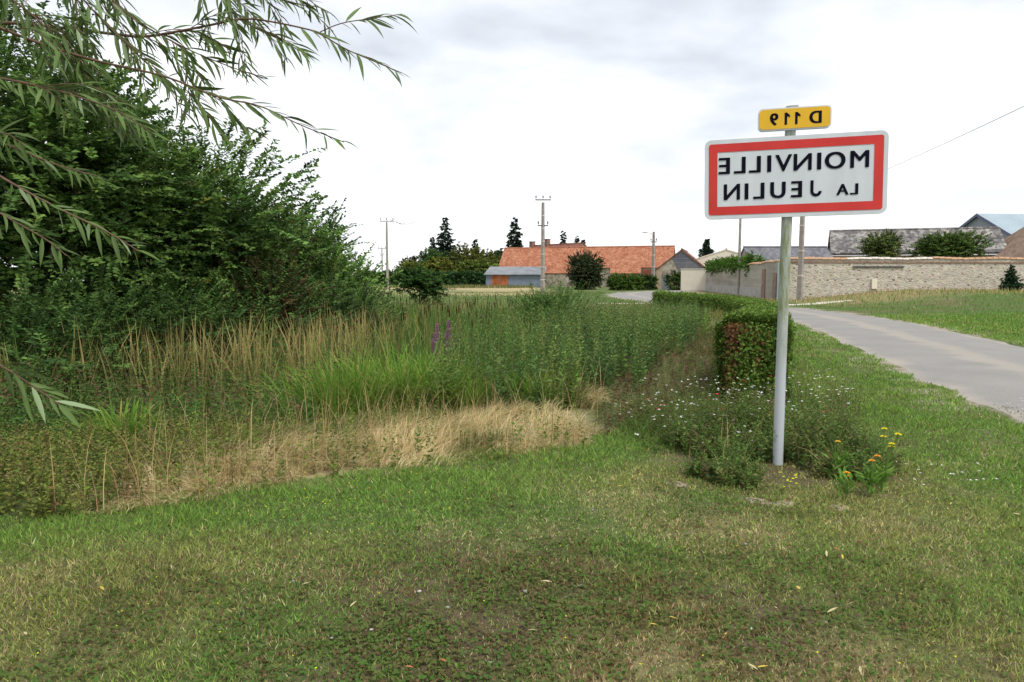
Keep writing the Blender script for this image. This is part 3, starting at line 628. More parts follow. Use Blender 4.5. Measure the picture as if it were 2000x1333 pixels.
shrub('elder_bush', 'rounded dark green elder bush at the far edge of the reeds', 'bush', at(818,42), (1.5,1.2,1.0), .95, 420, 22, .15, [(.035,.085,.022),MG], [4,2], .5, 32)
shrub('dark_bush', 'large dense dark olive bush in front of the red barn', 'bush', at(1136,88), (2.9,2.4,2.35), 1.9, 1500, 20, .2, [(.032,.048,.022),(.045,.06,.026)], [3,2], .8, 33, lump=.4, trunk_r=.12)
for i, (px, d, rx, rz_, zc, cl, lab) in enumerate([
    (838,128,3.7,2.5,3.6,(.045,.085,.025),'rounded fresh green tree under the tall spruce'), (905,132,4.0,3.1,3.9,(.075,.085,.022),'broad olive green tree to the right of the spruce'),
    (945,130,3.2,2.8,3.6,(.085,.095,.022),'yellowish olive tree next to the barn roof'), (862,118,3.2,1.9,2.3,(.10,.11,.025),'pale olive rounded tree behind the garden hedge'),
    (815,120,2.9,1.7,2.2,(.085,.105,.025),'low olive tree beside the purple tree'), (925,116,3.4,1.9,2.2,(.075,.10,.025),'soft green low tree behind the blue shed'),
    (965,119,2.4,1.6,2.1,(.12,.155,.03),'bright light green shrub against the barn end'), (973,150,2.4,2.2,4.4,(.035,.055,.022),'dark tree peeping behind the barn end')]):
    shrub('garden_tree', lab, 'tree', at(px,d), (rx*1.2,rx*.9,rz_*1.25), zc*.9, 620, 18, .36, [tuple(A(*cl)*1.5), tuple(A(*cl)*1.15), tuple(A(*cl)*1.9)], [3,2,2], .7, 40+i, lump=.35, trunk_r=.15)
shrub('purple_tree', 'small dark purple leaved tree at the garden edge', 'tree', at(800,128), (2.2,1.6,2.2), 2.6, 300, 18, .3, [(.05,.012,.03),(.035,.01,.02)], [1,1], .6, 60, trunk_r=.1)
shrub('garden_shrub', 'small leafy shrub on the low wall near the slim pole', 'shrub', at(774,110), (1.9,1.2,1.1), 1.6, 160, 16, .22, [MG,DG], [1,1], .6, 61)
for px, d, rx, rz_, zc, cl, lab in ((1228,84,1.6,.85,1.0,(.10,.17,.035),'bright green shrub beside the lamp pole hedge'), (1202,86,.9,.75,.8,(.075,.12,.03),'small green shrub between the dark bush and bright shrub'), (1322,86,1.5,.95,1.0,(.06,.11,.028),'leafy shrub against the cottage wall')):
    shrub('roadside_shrub', lab, 'shrub', at(px,d), (rx*1.15,1.0,rz_*1.2), zc*.85, 340, 18, .19, [cl, tuple(A(*cl)*.7)], [2,1], .5, int(px), trunk_r=.05)
shrub('yard_tree', 'small olive tree rising above the stone wall', 'tree', at(1716,57.5), (1.75,1.3,1.3), 2.9, 620, 18, .17, [(.085,.12,.04),(.12,.155,.05)], [2,1], .5, 70, trunk_r=.1)
shrub('yard_tree', 'wide green tree mass rising above the stone wall beside the hangar', 'tree', at(1850,57.5), (2.9,1.4,1.4), 3.0, 1300, 18, .17, [(.07,.12,.03),(.105,.16,.042)], [2,1], .5, 71, trunk_r=.12, lump=.4)
shrub('wall_vine', 'bright green vine tumbling over the rendered wall', 'vine', (20.45,69.5,0), (.95,11.5,.8), 2.5, 1500, 18, .2, [(.085,.17,.03),(.06,.125,.025)], [2,1], .5, 72, up=.1, trunk_r=.06, under=True, along=True, stems=3).rotation_euler.z = -.118
def conifer(name, label, px, depth, py_top, rad, seed, n=26, loc=None, h=None, col=(.018,.032,.022), leafl=1.0, cat='conifer', droop=.45, z0=.1):
    g = np.random.default_rng(seed); b_ = at(px, depth) if loc is None else loc; tp = wp(px, py_top, depth)[2] if h is None else b_[2]+h; H = tp - b_[2]
    t = thing(name, label, cat, b_); V, F = tube([(0,0,-.3),(0,0,H*.5),(0,0,H)], [H*.018,H*.01,.01], 6); build('trunk', V, [F], 'bark', t, smooth=True)
    v = Veg()
    n = int(n*1.8)
    for k in range(n):
        f = (k+.5)/n; z = H*(z0+(.98-z0)*f); L = rad*(1-f)**.8*g.uniform(.65,1.2)+.08*rad; m_ = max(3, int(4*(1-f)+3))
        az = g.uniform(0,2*np.pi)+np.arange(m_)*2*np.pi/m_+g.normal(size=m_)*.25
        for a_ in az:
            Lb = L*g.uniform(.35,1.2); z = H*(z0+(.98-z0)*f)+g.normal()*H*.012; q = int(14+14*(1-f)); s_ = g.random(q)**.7
            dr = A(math.cos(a_), math.sin(a_), 0); P = dr*(s_*Lb)[:,None] + A(0,0,1)*(z - droop*Lb*s_ + .25*Lb*s_**2)[:,None]
            D = dr + np.cross(dr, A(0,0,1))*g.uniform(-1,1,(q,1)) + A(0,0,-.6) + g.normal(size=(q,3))*.35
            v.leaves(P, D, rnd_dirs(q,g)+A(0,0,1), leafl*(.45+.6*(1-f))*g.uniform(.6,1.2,q), leafl*.45*(.5+.5*(1-f)), colvar(q, col, .3, .08, g))
    v.build('crown', 'leaf', t); return t
conifer('spruce', 'tall ragged dark spruce above the garden trees', 871, 140, 421, 3.3, 81)
conifer('spruce', 'small spruce tip left of the ragged one', 846, 142, 462, 1.6, 82, 16)
conifer('spruce', 'little spruce top between the olive trees and barn', 929, 145, 465, 1.7, 83, 14)
conifer('spruce', 'tall dark spruce behind the left end of the barn', 1006, 138, 423, 3.2, 84)
for px, pt, r, lab in ((1099,450,2.0,'spruce pair member with the broadest top behind the barn ridge'), (1126,461,1.4,'short spruce top right of the broad one behind the barn'), (1138,465,1.3,'shortest spruce top at the end of the dull red roof')): conifer('spruce', lab, px, 150, pt, r, int(px), 18)
conifer('cypress', 'dark pointed conifer rising behind the cottage', 1378, 112, 466, 1.3, 85, 20, droop=-.4)
conifer('cypress', 'dwarf conical conifer standing against the stone wall', 1971, 49.2, 0, .72, 86, 26, loc=(33.1,49.2,float(gz(33.1,49.2))), h=1.75, col=(.022,.05,.026), leafl=.2, droop=-.05, z0=.02)
# clipped garden hedges far away
def box_hedge(name, label, P, hw, h, leaf, n, cols, probs, seed, dead=None, group=None):
    g = np.random.default_rng(seed); t = thing(name, label, 'hedge', (P[0][0],P[0][1],0), group); P = np.asarray(P, float); o0 = A(P[0][0],P[0][1],0)
    C_ = resample(P, max(8, len(P)*5)); T = unit(np.gradient(C_,axis=0)); Nn = np.stack([T[:,1],-T[:,0]],1); zg = gz(C_[:,0],C_[:,1]); k = .86; nn = len(C_)
    V = []
    for i in range(nn):
        for u_, zz in ((-1,-.1),(1,-.1),(1,h*.93),(-1,h*.93)): V.append([*(C_[i]+Nn[i]*u_*hw*k), zg[i]+zz*((1-.36*float(sstep(10.5,20,C_[i][1]))) if dead else 1)])
    F = [(4*i+j,4*i+(j+1)%4,4*i+4+(j+1)%4,4*i+4+j) for i in range(nn-1) for j in range(4)]
    V = np.array(V); V[:4,:2] += T[0]*.08
    build('twigs', V-o0, [np.array(F), np.array([(3,2,1,0),(4*nn-4,4*nn-3,4*nn-2,4*nn-1)])], solid('hedge_twigs_'+str(seed), (.045,.04,.022), .95, var=.4, scale=20), t)
    s = np.r_[0,np.cumsum(np.linalg.norm(np.diff(C_,axis=0),axis=1))]; dist = np.linalg.norm(C_,axis=1)
    # leaves: denser where the hedge is close
    wgt = 1/np.maximum(dist,4)**1.6; cw = np.cumsum(wgt*np.gradient(s)); tt = np.interp(g.random(n)*cw[-1], cw, s)
    ctr = np.stack([np.interp(tt,s,C_[:,0]),np.interp(tt,s,C_[:,1])],1); nr = unit(np.stack([np.interp(tt,s,Nn[:,0]),np.interp(tt,s,Nn[:,1])],1))
    face = g.choice(3, n, p=[.36,.28,.36]); u_ = np.where(face==0,-1.,np.where(face==2,1.,g.uniform(-1,1,n))); zz = np.where(face==1,1.,g.random(n))
    jit = g.normal(size=n)*.05; bulge = .05*(vnoise(tt,zz*3,.5,seed)-.5)*2
    XY = ctr + nr*((u_*(hw+np.where(face==1,0,jit+bulge)))[:,None]); hl = h*(1-.34*sstep(10.5,20,ctr[:,1])) if dead else h
    Zz = gz(XY[:,0],XY[:,1]) + zz*hl + np.where(face==1,jit+bulge,0)
    out = np.where((face==1)[:,None], A([0,0,1]), np.c_[nr*u_[:,None], np.zeros(n)])
    ls = leaf*np.maximum(1, np.interp(tt,s,dist)/14)*g.uniform(.7,1.3,n); C = pick(n, cols, probs, g, .25)
    Pn = np.c_[XY,Zz]
    # end face towards the lawn
    ne = int(n*.16) if dead else int(n*.02); e2 = np.c_[C_[0][0]+Nn[0][0]*g.uniform(-hw,hw,ne)-T[0][0]*(.0+g.normal(size=ne)*.07), C_[0][1]+Nn[0][1]*g.uniform(-hw,hw,ne)-T[0][1]*(g.normal(size=ne)*.07)]
    ue = ((e2-C_[0])@Nn[0])/hw; ze = g.random(ne); pe = np.c_[e2, zg[0]+ze*h]; ce = pick(ne, cols, probs, g, .3)
    if dead:
        dn = vnoise(ue*2.2, ze*3, 1., 5.)*1.0 + .32*(ue<-.45) + .22*(ze>.88) - .12*(ze<.75)*(ue>-.2); dm = dn + g.normal(size=ne)*.24 > .70
        ce[dm] = pick(int(dm.sum()), dead, np.ones(len(dead)), g, .3); keep = g.random(ne) > .3*dm; pe, ce = pe[keep], ce[keep]
    Pn = np.r_[Pn, pe]; C = np.r_[C, ce]; out = np.r_[out, np.tile([-T[0][0],-T[0][1],0],(len(pe),1))]; ls = np.r_[ls, leaf*g.uniform(.7,1.3,len(pe))]
    N_ = out + A(0,0,.5) + g.normal(size=Pn.shape)*.75; D_ = np.cross(N_, rnd_dirs(len(Pn),g))
    v = Veg(); v.leaves(Pn-o0, D_, N_, ls, ls*.62, C); v.build('foliage','leaf',t); return t
HG = [(.10,.175,.032),(.07,.13,.027),(.15,.21,.045)]
box_hedge('clipped_hedge', 'long clipped hedge with a reddish brown dying end, following the road bend', HEDGE, 0.35, 1.0, .044, 64000, HG, [3,3,2], 91, dead=[(.13,.055,.028),(.09,.055,.03),(.16,.08,.035)])
box_hedge('garden_hedge', 'dark green trimmed garden hedge left of the blue shed', [(-21.5,111),(-12,112),(-4.6,112)], .6, 1.75, .1, 5000, [(.028,.065,.024),(.04,.08,.03)], [1,1], 92)
box_hedge('garden_hedge', 'low trimmed hedge beside the lamp pole', [(14.2,88),(16.8,88)], .5, 1.35, .08, 2200, [(.05,.085,.028),(.035,.06,.022)], [1,1], 93)

# ------------------------------------------------------------------ willow reaching in over the lawn
willow = thing('willow_tree', 'willow with long narrow leaves hanging over the lawn from the left', 'tree', (-4.3,1.1,0))
wo = A(-4.3,1.1,0); gw = np.random.default_rng(101)
V, F = tube([(0,0,-.3),(.05,.02,.6),(.1,.05,1.5),(.2,.1,2.6),(.4,.2,3.6),(.55,.3,4.6)], [.26,.21,.19,.16,.12,.05], 12); build('trunk', V, [F], 'bark', willow, smooth=True)
LP = []; LD = []; LS = []
def lane(px): return [wp(p[0],p[1],p[2]) for p in px]
def spray(P, r0, leaf_from, n_leaf, scale=1.0, droop=.5, name='branch', join=None):
    P = resample(np.asarray(P, float), 40); base = P[0]
    full = P if join is None else np.r_[resample(np.stack([join+wo, (join+wo)*.45+base*.55+A(0,0,.25), base]), 14)[:-1], P]
    V, F = tube(full - wo, np.linspace(r0*.6, .0014, len(full)), 7); o = build(name, V, [F], 'twig', willow, smooth=True)
    T = unit(np.gradient(P,axis=0)); n = n_leaf
    t = leaf_from + (1-leaf_from)*(np.arange(n)+.5)/n; k = t*(len(P)-1); i = k.astype(int).clip(0,len(P)-2); f = (k-i)[:,None]
    p = P[i]*(1-f)+P[i+1]*f; tg = T[i]; sg = np.where(np.arange(n)%2==0,1.,-1.)[:,None]; sd_ = unit(np.cross(tg, unit(A(0,-.6,.8)+gw.normal(size=(n,3))*.35)))
    D = tg*gw.uniform(.6,1.1,(n,1)) + sd_*sg*gw.uniform(.35,.8,(n,1)) + A(0,0,-1)*droop*gw.uniform(.1,.9,(n,1)) + gw.normal(size=(n,3))*.1
    LP.extend(p); LD.extend(unit(D)); LS.extend(scale*.094*gw.uniform(.55,1.15,n)*np.where(t>.93,.75,1)); return P
J = [A(.1,.05,1.6), A(.2,.1,2.6), A(.4,.2,3.5), A(.5,.27,4.3)]
main = [([(-90,70,2.35),(0,42,2.4),(150,58,2.45),(280,74,2.5),(400,52,2.5),(480,34,2.5),(560,48,2.5),(625,63,2.5),(660,90,2.5),(725,118,2.5),(785,143,2.5)],.013,.74,22,1,J[2]),
 ([(-80,20,2.2),(60,80,2.25),(180,118,2.3),(330,150,2.3),(430,195,2.3),(510,203,2.3),(560,234,2.3),(620,258,2.3),(672,278,2.3)],.010,.45,34,.95,J[2]),
 ([(100,-160,2.5),(230,20,2.5),(330,80,2.5),(430,125,2.5),(522,155,2.5)],.008,.3,36,.95,J[3]),
 ([(330,-160,2.6),(430,-10,2.6),(480,50,2.6),(545,75,2.6),(602,110,2.6)],.008,.35,34,.95,J[3]),
 ([(420,-120,2.7),(500,-20,2.7),(560,5,2.7),(612,14,2.7)],.006,.4,18,.95,J[3]),
 ([(-90,290,1.95),(0,345,1.95),(70,385,1.95),(150,425,1.95),(215,455,1.95),(272,492,1.95)],.008,.3,34,.85,J[1]),
 ([(-90,380,1.9),(-20,405,1.9),(40,440,1.9),(95,470,1.9),(130,500,1.9)],.006,.3,16,.85,J[1]),
 ([(-120,640,1.55),(-40,690,1.55),(20,725,1.55),(80,765,1.55),(135,805,1.55)],.005,.4,17,.95,J[0]),
 ([(-80,140,2.2),(40,160,2.2),(140,185,2.2),(230,215,2.2),(300,262,2.2)],.009,.1,48,1.0,J[2]),
 ([(-80,250,2.1),(20,285,2.1),(100,320,2.1),(190,345,2.1)],.008,.2,28,.85,J[1]),
 ([(-60,-60,2.3),(80,40,2.3),(170,150,2.3),(230,215,2.3),(262,262,2.3)],.007,.15,44,1.0,J[2]),
 ([(40,-160,2.4),(160,0,2.4),(270,110,2.4),(360,190,2.4),(420,240,2.4)],.007,.2,46,.95,J[3])]
paths = [spray(lane(p), r, lf, nl, sc, .35, 'branch', j) for p, r, lf, nl, sc, j in main]
spray(lane([(625,63,2.5),(665,45,2.5),(715,38,2.5),(785,28,2.5)]), .003, .25, 16, .95, .45, 'twig')
spray(lane([(300,72,2.5),(340,110,2.5),(365,150,2.52),(372,205,2.53)]), .003, .2, 16, .9, .5, 'twig')
spray(lane([(470,36,2.5),(520,62,2.5),(570,85,2.5),(600,108,2.5)]), .003, .3, 15, .9, .5, 'twig')
for k in range(46):                                                        # hanging side twigs, mostly close to the trunk
    P = paths[gw.choice(len(paths), p=A(.3,.5,1.5,1.5,1.0,0,0,0,1.8,1.0,2.0,2.4)/12.0)]; f = gw.uniform(.02,.62); p = P[int(f*39)]; tg = unit(P[min(39,int(f*39)+2)]-p)
    L = gw.uniform(.14,.32); d = unit(tg + gw.normal(size=3)*A(.4,.4,.4) + A(.3,0,-.12)); q = [p, p+d*L*.5+A(0,0,.01), p+d*L+A(0,0,-.25*L)]
    spray(q, .0022, .12, int(10+L*26), gw.uniform(.8,1.0), .35, 'twig')
LP, LD, LS = np.array(LP), np.array(LD), np.array(LS)
def willow_leaf(fold, curl):
    t = np.linspace(0,1,6); w = .066*np.sin(np.pi*t**.8)**.9; V = []; F = []
    for a_, w_ in zip(t, w):
        z = -curl*a_*a_; V += [(-w_,a_,z+fold*w_),(0,a_,z),(w_,a_,z+fold*w_)]
    for i in range(5): F += [(3*i,3*i+1,3*i+4,3*i+3),(3*i+1,3*i+2,3*i+5,3*i+4)]
    return V, F
lm = []
for i, (fo, cu, mt) in enumerate(((.5,.12,'willow'),(.8,.25,'willow'),(.4,.05,'willow_pale'),(.6,.35,'willow'))):
    V, F = willow_leaf(fo, cu); me = bpy.data.meshes.new('willow_leaf'); me.from_pydata(V, [], F); me.materials.append(M[mt]); me.polygons.foreach_set('use_smooth', [True]*len(F)); lm.append((me, np.array(V), np.array(F)))
px_ = CX + FPX*LP[:,0]/LP[:,1]; py_ = CY - FPX*(LP[:,2]-EYE)/LP[:,1] - 126.5
vis = (px_ > -20) & (py_ > -20); order = np.argsort(np.where(vis, -LS/LP[:,1], 9)); chosen = set(order[:300].tolist())
nn = unit(A(0,-.35,1) + gw.normal(size=LP.shape)*.45); sx_ = unit(np.cross(LD, nn)); nz_ = np.cross(sx_, LD); which = gw.choice(4, len(LP), p=[.4,.25,.13,.22])
restV, restF, restC, nb = [], [], [], 0
for i in range(len(LP)):
    Mx = np.stack([sx_[i], LD[i], nz_[i]], 1)*LS[i]
    if i in chosen:
        o = link('leaf', lm[which[i]][0], willow); mt = Matrix.Identity(4)
        for r_ in range(3):
            for c_ in range(3): mt[r_][c_] = Mx[r_, c_]
            mt[r_][3] = LP[i][r_] - wo[r_]
        o.matrix_local = mt
    else:
        Vv = lm[which[i]][1] @ Mx.T + LP[i] - wo; restV.append(Vv); restF.append(lm[which[i]][2]+nb); nb += len(Vv)
        restC.append(np.tile(A(.10,.16,.045)*gw.uniform(.6,1.4) if which[i] != 2 else A(.15,.21,.10), (len(Vv),1)))
tag(build('foliage', np.concatenate(restV), [np.concatenate(restF)], 'leaf', willow, np.concatenate(restC), True), kind='stuff')

# ------------------------------------------------------------------ marsh and meadow vegetation (masses nobody could count)
def scatter(n, x0, x1, y0, y1, keep, g=rng):
    x = g.uniform(x0,x1,n); y = g.uniform(y0,y1,n); k = keep(x,y); x, y = x[k], y[k]; return np.stack([x,y,gz(x,y)],1)
def dens(f): return lambda x, y: (rough(x,y) > 0) & (rng.random(len(x)) < f(x,y))
GRN, RDG = (.085,.165,.034), (.12,.22,.04); TAN, STRAW, ORG = (.34,.26,.13), (.44,.35,.19), (.38,.26,.11)
def bl(v, P, h, w, cols, probs, bend=(.1,.6), tip=None, segs=3, tipf=None):
    n = len(P)
    if not n: return
    C = pick(n, cols, probs); tp = C if tip is None else np.where((rng.random(n) < (tipf if tipf is not None else 1.))[:,None], pick(n, tip, np.ones(len(tip))), C)
    Hh = rng.uniform(*h, n) if isinstance(h, tuple) else np.asarray(h)
    v.blades(P, Hh, rng.uniform(*w, n), rng.uniform(0,2*np.pi,n), rng.uniform(*bend,n), C, segs, tip=tp)
def herb(v, P, h, nl, leaf, cols, probs, g=rng, lean=.15, wid=.5, stemc=(.10,.10,.04), top=None, sw=.006, spread=1.0, topf=.4):
    """upright stems with leaves all the way up"""
    n = len(P)
    if not n: return
    H = g.uniform(*h, n) if isinstance(h, tuple) else np.asarray(h); dr = np.c_[g.normal(size=(n,2))*lean, np.ones(n)]
    v.blades(P, H*1.02, np.full(n, sw), g.uniform(0,6.28,n), np.full(n,lean*.6), colvar(n, stemc), 2)
    t = (np.arange(nl)+.6)/nl; Q = P[:,None] + dr[:,None]*(t[None]*H[:,None])[...,None]; az = g.uniform(0,6.28,(n,1)) + np.arange(nl)[None]*2.4
    D = np.stack([np.cos(az),np.sin(az),g.uniform(-.1,.9,az.shape)],-1); sz = leaf*g.uniform(.6,1.2,(n,nl))*(1.15-.6*t[None])*spread
    C = np.repeat(pick(n, cols, probs, g, .25), nl, 0)*(1+.12*g.normal(size=(n*nl,1))).clip(.5,1.6)
    if top is not None:
        tf = np.tile(t > .72, n) & np.repeat(g.random(n) < topf, nl); C[tf] = pick(int(tf.sum()), top, np.ones(len(top)), g)
    v.leaves(Q.reshape(-1,3), D.reshape(-1,3), np.tile(A(0,0,1),(n*nl,1))+g.normal(size=(n*nl,3))*.4, sz.ravel(), sz.ravel()*wid, C)
# dry bleached grass along the near rim
v = Veg(); P = scatter(120000,-3.6,1.5,4.3,12.0,dens(lambda x,y: (rough(x,y)+1.1*(fbm(x,y,.9,6.)-.5)<3.2)*(rough(x,y)+1.1*(fbm(x,y,.6,9.)-.5)>.1)*sstep(-3.6,-2.5,x+1.0*(fbm(x,y,1.,2.)-.5))*(1-sstep(.6,1.0,x+1.5*(fbm(x,y,.6,44.)-.5)))*(.15+.9*sstep(.36,.54,fbm(x,y,.5,3.)))))
n = len(P); lean = 6.28*fbm(P[:,0],P[:,1],1.4,12.)*1.6+rng.normal(size=n)*.5; dryn = fbm(P[:,0],P[:,1],.8,15.); C = pick(n,[(.66,.56,.35),(.54,.44,.25),(.38,.26,.16)],[4,3,1.4]); gm = rng.random(n) < .10+.75*sstep(.52,.66,dryn); C[gm] = pick(int(gm.sum()),[(.13,.18,.05),(.19,.20,.07)],[1,1])
v.blades(P, rng.uniform(.08,.32,n)*(.6+.8*fbm(P[:,0],P[:,1],.35,18.))*(.4+.6*sstep(.1,1.1,rough(P[:,0],P[:,1]))), rng.uniform(.004,.008,n), lean, rng.uniform(.4,1.7,n), C*.88, 3)
k = rng.random(n) < .012; bl(v, P[k], (.45,.75), (.004,.007), [(.5,.38,.22),(.40,.26,.15)], [1,1], (.1,.5)); herb(v, P[rng.random(n)<.006], (.12,.34), 12, .06, [(.13,.18,.04),(.10,.15,.035)], [1,1])
tag(v.build('dry_grass','grass'), 'bleached straw coloured grass along the rim of the hollow', 'grass', kind='stuff')
# tangled brown green weeds at the left rim
v = Veg(); P = scatter(7500,-7.5,-1.0,3.6,9.0,dens(lambda x,y: (rough(x,y)<2.8)*(rough(x,y)>.05)*(1-sstep(-3.2,-2.2,x)*.88)))
herb(v, P, (.10,.36), 15, .052, [(.14,.18,.04),(.17,.185,.048),(.15,.095,.05),(.075,.12,.032)], [4,3,.8,2], top=[(.17,.14,.06),(.14,.10,.05)], topf=.25); tag(v.build('weeds','leaf'), 'tangled low green and brown weeds on the left rim of the hollow', 'weeds', kind='stuff')
# seeding loosestrife and dark herbs behind them
v = Veg(); P = scatter(3600,-11,-.6,6.0,16,dens(lambda x,y: (rough(x,y)>2.3)*(rough(x,y)<8.5)*(x < -1.5-.09*y+.5*(fbm(x,y,1.,33.)-.5))))
herb(v, P, (.36+.1*sstep(8,13,P[:,1])+.35*(fbm(P[:,0],P[:,1],1.2,19.)-.5)+rng.normal(size=len(P))*.12-P[:,2]).clip(.3,1.5), 30, .10, [(.065,.13,.03),(.045,.095,.028),(.10,.155,.036)], [4,3,2], wid=.3, top=[(.15,.075,.06),(.11,.06,.045),(.06,.10,.03)]); tag(v.build('marsh_herbs','leaf'), 'dark marsh herbs with reddish seed heads in the hollow', 'marsh plants', kind='stuff')
# cattail and reed bed
v = Veg(); P = scatter(21000,-14,2.5,11.0,40,dens(lambda x,y: (rough(x,y)>3.)*(x < .9-.02*y)*(.25+.75*(fbm(x,y,2.2,8.)>.42))*(1-.6*sstep(24,38,y))))
left = sstep(-1.8,-3.4,P[:,0])*sstep(-9.5,-6.0,P[:,0])*sstep(24,17,P[:,1]); tanm = rng.random(len(P)) < (.3+.6*(fbm(P[:,0],P[:,1],2.,5.)>.45))*left
topz = lambda Q: (.68-.55*sstep(21,37,Q[:,1])+.25*rng.normal(size=len(Q))*.8+.3*(fbm(Q[:,0],Q[:,1],1.5,23.)-.5)-Q[:,2]).clip(.5,1.9)*1.1
bl(v, P[~tanm], topz(P[~tanm]), (.024,.04), [GRN,(.05,.115,.04),RDG,(.13,.15,.05)], [4,4,1,1], (.05,.45), tip=[(.25,.19,.08),(.16,.17,.05)], tipf=.3, segs=4)
bl(v, P[tanm], topz(P[tanm]), (.026,.044), [(.13,.17,.045),(.20,.19,.07)], [3,2], (.04,.38), tip=[(.33,.26,.11),TAN,(.24,.23,.08),(.40,.31,.15)], segs=4)
P = scatter(9000,-9,8.5,26,42.5,dens(lambda x,y: .9+0*x)); bl(v, P, (.34-.3*sstep(26,38,P[:,1])+.15*rng.normal(size=len(P))-P[:,2]).clip(.15,1.3), (.02,.035), [(.14,.17,.05),(.19,.17,.07),GRN,(.26,.18,.09)], [4,3,2,2], (.1,.5), segs=3)
tag(v.build('reeds','grass'), 'reed bed of green and tan blades filling the hollow', 'reeds', kind='stuff')
P = scatter(520,-8,1.2,15,33,dens(lambda x,y: (rough(x,y)>3)*(x>-4.6)*(x<.9-.02*y)))[:150]; lst = []; st = []
for p in P:
    h = .62+rng.normal()*.15-p[2]; lx = rng.normal(size=2)*.05; tp = p+A(lx[0],lx[1],h); lst.append((np.array([tp-A(0,0,.20),tp-A(0,0,.18),tp-A(0,0,.03),tp]), A(.004,.017,.017,.004), 6)); st.append((np.array([p,(p+tp)/2,tp+A(0,0,.1)]), .005, 4))
v = Veg(); v.tubes(lst, A(.055,.028,.016)); v.tubes(st, A(.10,.13,.05)); tag(v.build('cattails','grass'), 'brown cattail heads on tall stems among the reeds', 'cattails', kind='stuff')
# willowherb thicket in front of the hedge
v = Veg(); P = scatter(9500,-2.2,10,8.6,34,dens(lambda x,y: (rough(x,y)>1.15)*(x>-.75-.03*y+.8*(fbm(x,y,1.5,4.)-.5))*np.where(y<12, .95, np.where(y<20,.5,.3))*(hedge_x(np.maximum(y,9.2))-x>.6)*((y>9.3)|(x<1.6))))
ctr = P[rng.choice(len(P), 170, replace=False)]; ci = np.argmin(((P[:,None,:2]-ctr[None,:,:2])**2).sum(-1), 1)     # stems grow in clumps
P[:,:2] += .42*(ctr[ci,:2]-P[:,:2]); P[:,2] = gz(P[:,0],P[:,1]); cadd = rng.uniform(-.24,.26,170); cls = rng.choice(3, 170, p=[.35,.4,.25])
WH = [[(.06,.115,.034),(.075,.135,.042),(.05,.10,.04)], [(.09,.16,.045),(.11,.185,.055),(.075,.14,.04)], [(.13,.20,.05),(.155,.225,.06),(.10,.17,.05)]]
for c_ in range(3):
    m_ = cls[ci] == c_; Pq = P[m_]; hq = (.60+.22*sstep(9.5,14,Pq[:,1])-.40*sstep(14,27,Pq[:,1])+cadd[ci[m_]]+rng.normal(size=len(Pq))*.10-Pq[:,2]).clip(.35,1.9)
    herb(v, Pq, hq, 40, .105, WH[c_], [3,2,1], wid=.34, lean=.13, top=[(.11,.16,.06),(.13,.185,.07),(.15,.19,.06)])
tag(v.build('willowherb','leaf'), 'thicket of grey green willowherb between the reeds and the hedge', 'willowherb', kind='stuff')
# dead brown litter in front of the thicket, low ground weeds by the hedge
v = Veg(); P = scatter(15000,.7,8.0,7.2,22,dens(lambda x,y: (rough(x,y)<2.0)*(x>.9)*(hedge_x(np.maximum(y,9.2))-x<2.6)))
herb(v, P[::2], (.08,.3), 10, .05, [(.12,.07,.05),(.16,.10,.06),(.09,.11,.03),(.07,.12,.03)], [3,2,2,2]); bl(v, P[1::2], (.1,.3), (.005,.009), [(.17,.11,.07),TAN,(.13,.08,.06)], [2,1,2], (.4,1.4)); tag(v.build('dead_stems','leaf'), 'brown dead stems and low weeds beside the hedge end', 'weeds', kind='stuff')
# arching bright sedge clumps
SL = ['leaning bright green sedge clump beside the dark herbs','full bright green sedge clump behind the bleached grass','tallest arching sedge clump next to the purple loosestrife','medium sedge clump where the willowherb thicket begins','loose sedge tuft at the foot of the willowherb','small upright sedge tuft between bleached grass and willowherb','single narrow sedge tuft among the rim weeds','sedge clump behind the tallest one, among the reeds']
for i, (px, d, sc) in enumerate(((640,9.5,1.0),(705,9.8,1.15),(785,10.1,1.25),(850,9.7,.9),(930,9.5,.55),(1045,9.3,.5),(235,7.2,.48),(745,11.8,1.15))):
    lo = at(px,d); g = np.random.default_rng(200+i); n = int(520*sc); t = thing('sedge_clump', SL[i], 'sedge', lo, 'sedge clumps in the hollow')
    P = np.c_[g.normal(size=(n,2))*.26*sc, np.zeros(n)]; az = np.arctan2(P[:,1],P[:,0])+g.normal(size=n)*.7; v = Veg(); C = pick(n, [(.125,.225,.036),(.095,.19,.032),(.18,.255,.055)], [3,2,1.5], g)
    v.blades(P, g.uniform(.6,1.3,n)*sc, g.uniform(.018,.032,n), az, g.uniform(.15,.95,n), C, 5, tip=np.where((g.random(n)<.12)[:,None], A(.3,.24,.10), C*1.05), g=g); v.build('blades','grass',t)
# purple loosestrife
lo = at(850,12.2); t = thing('purple_loosestrife', 'purple flowering loosestrife spikes standing in the green reeds', 'flower', lo); v = Veg(); v2 = Veg()
P = np.c_[rng.normal(size=(7,2))*.11, np.zeros(7)]; herb(v, P, (1.1,1.5), 34, .08, [(.06,.11,.03)], [1], wid=.3); v.build('stems','leaf',t)
for p in P:
    v2 = Veg(); ht = rng.uniform(1.42,1.76); f_ = rng.random(70)[:,None]; lx = np.append(rng.normal(size=2)*.05, 0); ang = rng.uniform(0,6.28,(70,1)); q = p + lx*f_ + A(0,0,1)*(ht-.34+.34*f_) + np.c_[np.cos(ang),np.sin(ang),0*ang]*.022*(1.1-f_)
    v2.leaves(q, np.c_[np.cos(ang),np.sin(ang),.5+0*ang], rnd_dirs(70), .028, .018, colvar(70,(.29,.075,.27),.25)); v2.tubes([(np.array([p+A(0,0,ht-.42),p+lx+A(0,0,ht)]), A(.008,.003), 5)], A(.14,.07,.12)); v2.build('flower_spike','petal',t)

